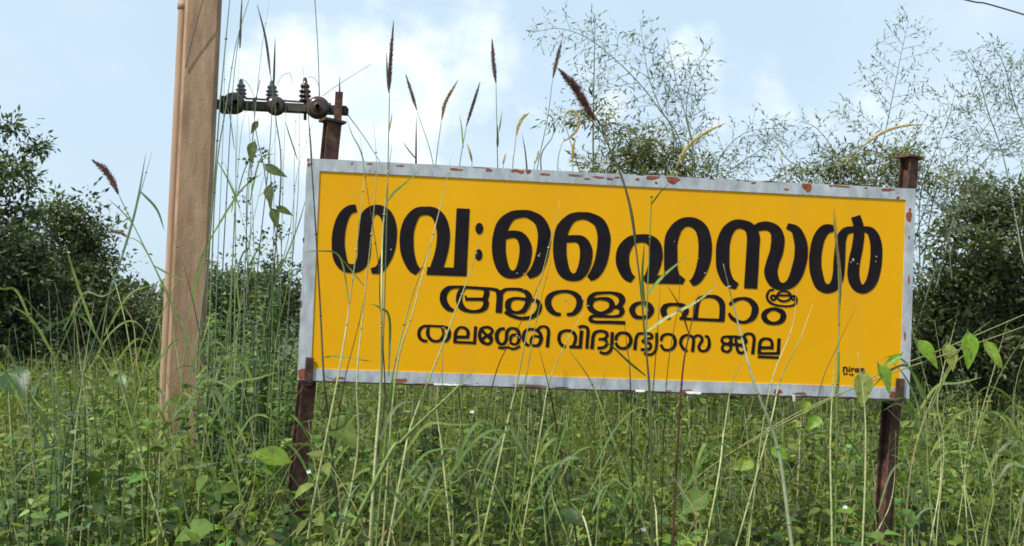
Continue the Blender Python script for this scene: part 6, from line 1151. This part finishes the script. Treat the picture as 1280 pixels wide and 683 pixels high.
foxtail([(624, 300), (622, 205)], [(620, 104), (617, 80), (615, 49)], 4.6, .0034, .0095, BRN, 'upright brown foxtail standing alone near the middle above the sign', [([(622, 184), (622, 170), (622, 156)], .014, (.035, .04, .025)), ([(624, 165), (626, 150), (628, 138)], .009, GREEN)], scol=(.12, .17, .10), bristle=1.0)
foxtail([(655, 310), (672, 208), (684, 150)], [(691, 98), (696, 76), (702, 51)], 4.6, .0032, .0090, BRN, 'brown foxtail leaning right just under the tip of the bamboo spray', scol=(.13, .18, .10), bristle=.9)
foxtail([(815, 683), (812, 500), (806, 420), (798, 335), (785, 250), (765, 192)], [(743, 150), (730, 128), (716, 106), (698, 86)], 3.2, .0042, .0135, (.135, .068, .062), 'big bristly dark purple foxtail leaning left in front of the bamboo', [([(795, 300), (787, 255), (775, 215), (762, 180)], .010, (.06, .10, .035))], scol=(.09, .10, .05), bristle=1.25)
foxtail([(638, 300), (641, 208), (643, 190)], [(645, 172), (648, 158), (654, 147), (662, 141)], 4.6, .0030, .0085, GOLD, 'short golden foxtail curving right, left of the curled one', bristle=.7)
foxtail([(696, 300), (697, 210), (700, 188)], [(703, 178), (712, 172), (720, 164), (724, 154), (722, 144), (715, 139), (708, 142), (706, 149)], 4.6, .0028, .0080, GOLD, 'golden foxtail curled over into a hook above the sign', bristle=.6)
foxtail([(716, 300), (716, 210)], [(715.5, 204), (716, 190), (719, 172)], 4.6, .0028, .0075, GOLD, 'small upright golden foxtail just right of the hooked one', bristle=.6)
foxtail([(820, 330), (838, 225)], [(845, 210), (855, 190), (868, 176), (886, 164), (907, 154)], 4.7, .0032, .0100, GOLD, 'long golden foxtail arching right over the middle of the sign', bristle=.55)
foxtail([(990, 330), (1020, 226), (1050, 204)], [(1077, 185), (1090, 174), (1110, 163), (1134, 157), (1156, 156)], 4.8, .0034, .0095, GOLD, 'long golden foxtail bowing over near the right post of the sign', bristle=.5, scol=(.2, .2, .09))
foxtail([(285, 560), (262, 480), (226, 400), (192, 332), (166, 280)], [(148, 243), (140, 226), (130, 212), (115, 200)], 3.5, .0036, .0110, (.20, .10, .09), 'reddish bristly foxtail drooping left against the sky beside the pole', [([(166, 280), (150, 262), (134, 248)], .006, GREEN), ([(192, 332), (215, 345), (236, 352)], .008, GREEN)], bristle=1.1)
foxtail([(262, 560), (236, 440), (200, 350), (180, 310), (170, 300)], [(160, 297), (150, 291), (135, 290)], 3.5, .0030, .0060, (.24, .15, .10), 'small drooping brown foxtail below the reddish one left of the pole', bristle=.7)
foxtail([(94, 560), (93, 440)], [(93, 410), (93, 392), (92, 374)], 4.2, .0026, .0060, (.30, .24, .12), 'small upright straw foxtail in front of the dark rounded tree', bristle=.6)
foxtail([(586, 300), (590, 206)], [(590, 203), (588, 193), (584, 180)], 4.6, .0022, .0060, GOLD, 'tiny golden foxtail just peeping over the border left of the upright brown one', bristle=.6)
foxtail([(632, 300), (629, 208)], [(629, 206), (630, 200), (632, 192)], 4.7, .0022, .0055, GOLD, 'tiny golden foxtail just peeping over the border right of the upright brown one', bristle=.6)
foxtail([(664, 300), (668, 208)], [(668, 206), (672, 196), (673, 188)], 4.65, .0022, .0055, GOLD, 'tiny golden foxtail peeping over the border below the leaning brown one', bristle=.6)
# dark dry blades standing behind the sign's top edge
for pts, w, lab in (([(665, 320), (658, 204), (652, 165)], .013, 'dark dry grass blade upright behind the border left of the leaning brown foxtail'), ([(700, 300), (676, 206), (690, 172), (697, 150)], .008, 'green blade slanting up between the leaning foxtail and the hooked one'),
                    ([(470, 320), (455, 205), (440, 168), (432, 145)], .008, 'green blade arching left above the rusty left post'), ([(742, 330), (741, 175), (742, 110), (743, 40)], .006, 'thin dark upright stem rising through the bamboo spray')):
    q = np.array([at(x, y, 4.6) for x, y in pts]); q = spline(ground_from(q), 8)
    mb = MB(); ribbon(mb, q, w, (.06, .075, .04), .3)
    tag(mb.build('dry_grass_leaf', M_GRASS), lab, 'grass blade', None, 'thing')

# ------------------------------------------------------------------ vines
def vine(stems, lv, label, cat='vine', scol=(.24, .25, .10), r=.0024):
    P0 = [np.array([at(x, y, Y) for x, y, Y in s]) for s in stems]
    g = P0[0][0]; root = thing('climbing_vine', Vector((g[0], g[1], 0)), label, cat)
    mb = MB()
    for p in P0: tube(mb, spline(p, 8), [r, r*.7], scol, 6)
    mb.build('stem', M_STALK, root)
    for (x, y, Y, tx, ty, wd, col, tz) in lv:
        a, b2 = np.array(at(x, y, Y)), np.array(at(tx, ty, Y + tz)); L = np.linalg.norm(b2 - a)
        d = (b2 - a)/L; nm = norm(np.array([rng.normal(0, .3), -1.0, .55]))
        mb = MB(); heart_leaf(mb, a + d*L*.08, b2, nm, wd, col, .22, int(x*7 + y))
        tube(mb, [a - d*.008 + np.array([0, .0, .006]), a + d*L*.03], .0014, (.16, .2, .06), 5)
        mb.build('leaf', M_VINE, root)
def vine_mat():
    m = leaf_mat('vine_leaf', .55, .4, .4, (1.5, 1.5, .5))
    return m
M_VINE = vine_mat()
LG1, LG2, LG3 = (.20, .36, .045), (.26, .38, .07), (.27, .33, .11)
vine([[(830, 640, 3.6), (880, 590, 3.55), (960, 540, 3.5), (1040, 498, 3.45), (1105, 465, 3.4), (1170, 440, 3.4), (1230, 415, 3.4), (1300, 385, 3.45)],
      [(900, 575, 3.5), (990, 520, 3.42), (1090, 476, 3.38), (1180, 444, 3.36), (1290, 405, 3.4)]],
     [(1147, 427, 3.36, 1177, 458, .50, LG1, -.02), (1184, 430, 3.38, 1188, 464, .62, LG3, -.03), (1210, 417, 3.34, 1215, 462, .50, LG1, -.02), (1231, 428, 3.36, 1254, 462, .46, LG2, -.02), (1098, 457, 3.34, 1117, 491, .60, LG1, -.02),
      (1126, 444, 3.38, 1104, 460, .42, LG1, .0), (1080, 466, 3.36, 1076, 510, .55, LG3, -.02), (1010, 502, 3.4, 1002, 516, .8, LG2, -.02), (1022, 520, 3.4, 1012, 538, .8, LG1, -.02), (965, 560, 3.4, 985, 575, .8, LG1, -.02), (940, 575, 3.4, 918, 590, .7, LG2, -.02)],
     'woody vine with hanging bright heart shaped leaves across the lower right of the sign')
vine([[(345, 600, 4.3), (350, 420, 4.3), (345, 300, 4.3), (335, 250, 4.3), (330, 210, 4.3), (322, 175, 4.3), (318, 140, 4.3), (325, 100, 4.3)],
      [(330, 600, 4.4), (312, 380, 4.4), (308, 260, 4.4), (314, 190, 4.4), (318, 160, 4.4)], [(335, 250, 4.3), (350, 290, 4.3), (352, 340, 4.3)]],
     [(318, 178, 4.25, 310, 204, .5, (.10, .14, .055), -.02), (332, 207, 4.25, 356, 224, .42, (.11, .15, .06), -.02), (338, 232, 4.25, 334, 258, .55, (.10, .13, .05), -.02), (346, 259, 4.25, 366, 270, .45, (.12, .16, .05), 0), (340, 262, 4.25, 350, 282, .55, (.11, .15, .05), -.02),
      (322, 152, 4.25, 314, 168, .5, (.10, .13, .06), 0), (320, 122, 4.25, 315, 134, .4, (.05, .06, .04), 0)],
     'twining vine with dull hanging leaves and seed clusters between the pole and the sign', r=.0026, scol=(.10, .12, .06))
# seed clusters on the twining vine
vroot = [o for o in bpy.data.objects if o.name == 'climbing_vine.001'][0]
for x, y in ((308, 200), (312, 222), (306, 250), (308, 275), (312, 300), (326, 190), (330, 200), (344, 235), (352, 285), (356, 292), (346, 298), (330, 292), (300, 300), (322, 310), (340, 318)):
    pos = np.array([np.array(at(x + rng.normal(0, 4), y + rng.normal(0, 4), 4.3 + rng.normal(0, .02))) for _ in range(16)])
    mb = MB(); ll = rng.uniform(.008, .018, 16)
    leaves(mb, pos, rdir(16), rdir(16), ll, ll*.8, jit((.10, .11, .06), 16, .35, .1), OV)
    mb.build('seed_cluster', M_LEAF, vroot)

# single big glowing leaves on their own stems, low in the weeds
def leafy_stem(x, y, Y, tx, ty, wd, col, label):
    g = np.array(at(x, y, Y)); base = Vector((g[0] + .05, g[1] + .03, 0))
    root = thing('bean_seedling', base, label, 'plant')
    mb = MB(); tube(mb, spline([np.array(base), (np.array(base) + g)/2 + [.03, 0, .05], g], 8), [.003, .0016], (.13, .17, .06), 6); mb.build('stem', M_STALK, root)
    e = np.array(at(tx, ty, Y - .03)); L = np.linalg.norm(e - g); d = (e - g)/L
    mb = MB(); heart_leaf(mb, g, e, norm(np.array([.1, -.6, .8])), wd, col, .15, int(x*3 + y)); mb.build('leaf', M_VINE, root)
for a in ((356, 576, 3.3, 307, 568, .68, (.19, .30, .035), 'bright yellow green heart leaf beside the left post of the sign'), (412, 530, 3.5, 450, 556, .8, (.15, .22, .045), 'pale heart leaf in the weeds right of the left post'),
          (60, 622, 3.2, 34, 636, .6, (.17, .26, .04), 'bright small leaf low at the left edge of the field'), (282, 487, 3.9, 300, 470, .9, (.11, .17, .07), 'round grey green leaf right of the concrete pole'),
          (10, 470, 3.3, 40, 492, .95, (.08, .14, .06), 'round dull leaf at the far left edge of the field'), (250, 470, 3.4, 258, 458, .9, (.16, .26, .05), 'small fresh leaf lit in front of the concrete pole'),
          (140, 470, 3.5, 158, 486, .8, (.12, .19, .06), 'pointed leaf in the grass left of the concrete pole'), (530, 585, 3.4, 515, 600, .8, (.14, .19, .06), 'dull leaf low in the weeds under the first letters'),
          (1130, 640, 3.4, 1150, 655, .7, (.12, .20, .05), 'broad leaf beside the foot of the right post'), (880, 620, 3.2, 850, 640, .8, (.14, .22, .05), 'broad leaf under the middle of the sign near the lower edge'),
          (700, 640, 3.1, 735, 655, .6, (.05, .10, .03), 'dark broad leaf low under the middle of the sign')):
    leafy_stem(*a)
# tiny white wildflowers
fm, fn, fl_, fb = new_mat('white_petal'); fb.inputs['Base Color'].default_value = (.75, .75, .72, 1); fb.inputs['Roughness'].default_value = .6
for x, y, Y in ((386, 590, 3.3), (590, 515, 3.6), (1056, 634, 3.2), (804, 662, 3.1)):
    c = np.array(at(x, y, Y)); root = thing('wildflower', Vector((c[0], c[1], 0)), 'tiny white wildflower on a thin stem in the weeds', 'flower', 'white wildflowers')
    mb = MB(); tube(mb, spline([np.array([c[0], c[1], 0]), c*[1, 1, .6] + [.02, 0, 0], c], 6), .0012, (.1, .14, .05), 5); mb.build('stem', M_STALK, root)
    mb = MB(); a = np.arange(5)*1.2566 + rng.uniform(0, 1); dr = np.stack([np.cos(a), -.5*np.ones(5), np.sin(a)*.8 + .3], 1)
    leaves(mb, np.tile(c, (5, 1)), dr, np.tile([0, -1, .6], (5, 1)), .0085, .006, (.75, .75, .72), OV, .1, .1); mb.build('petals', fm, root)
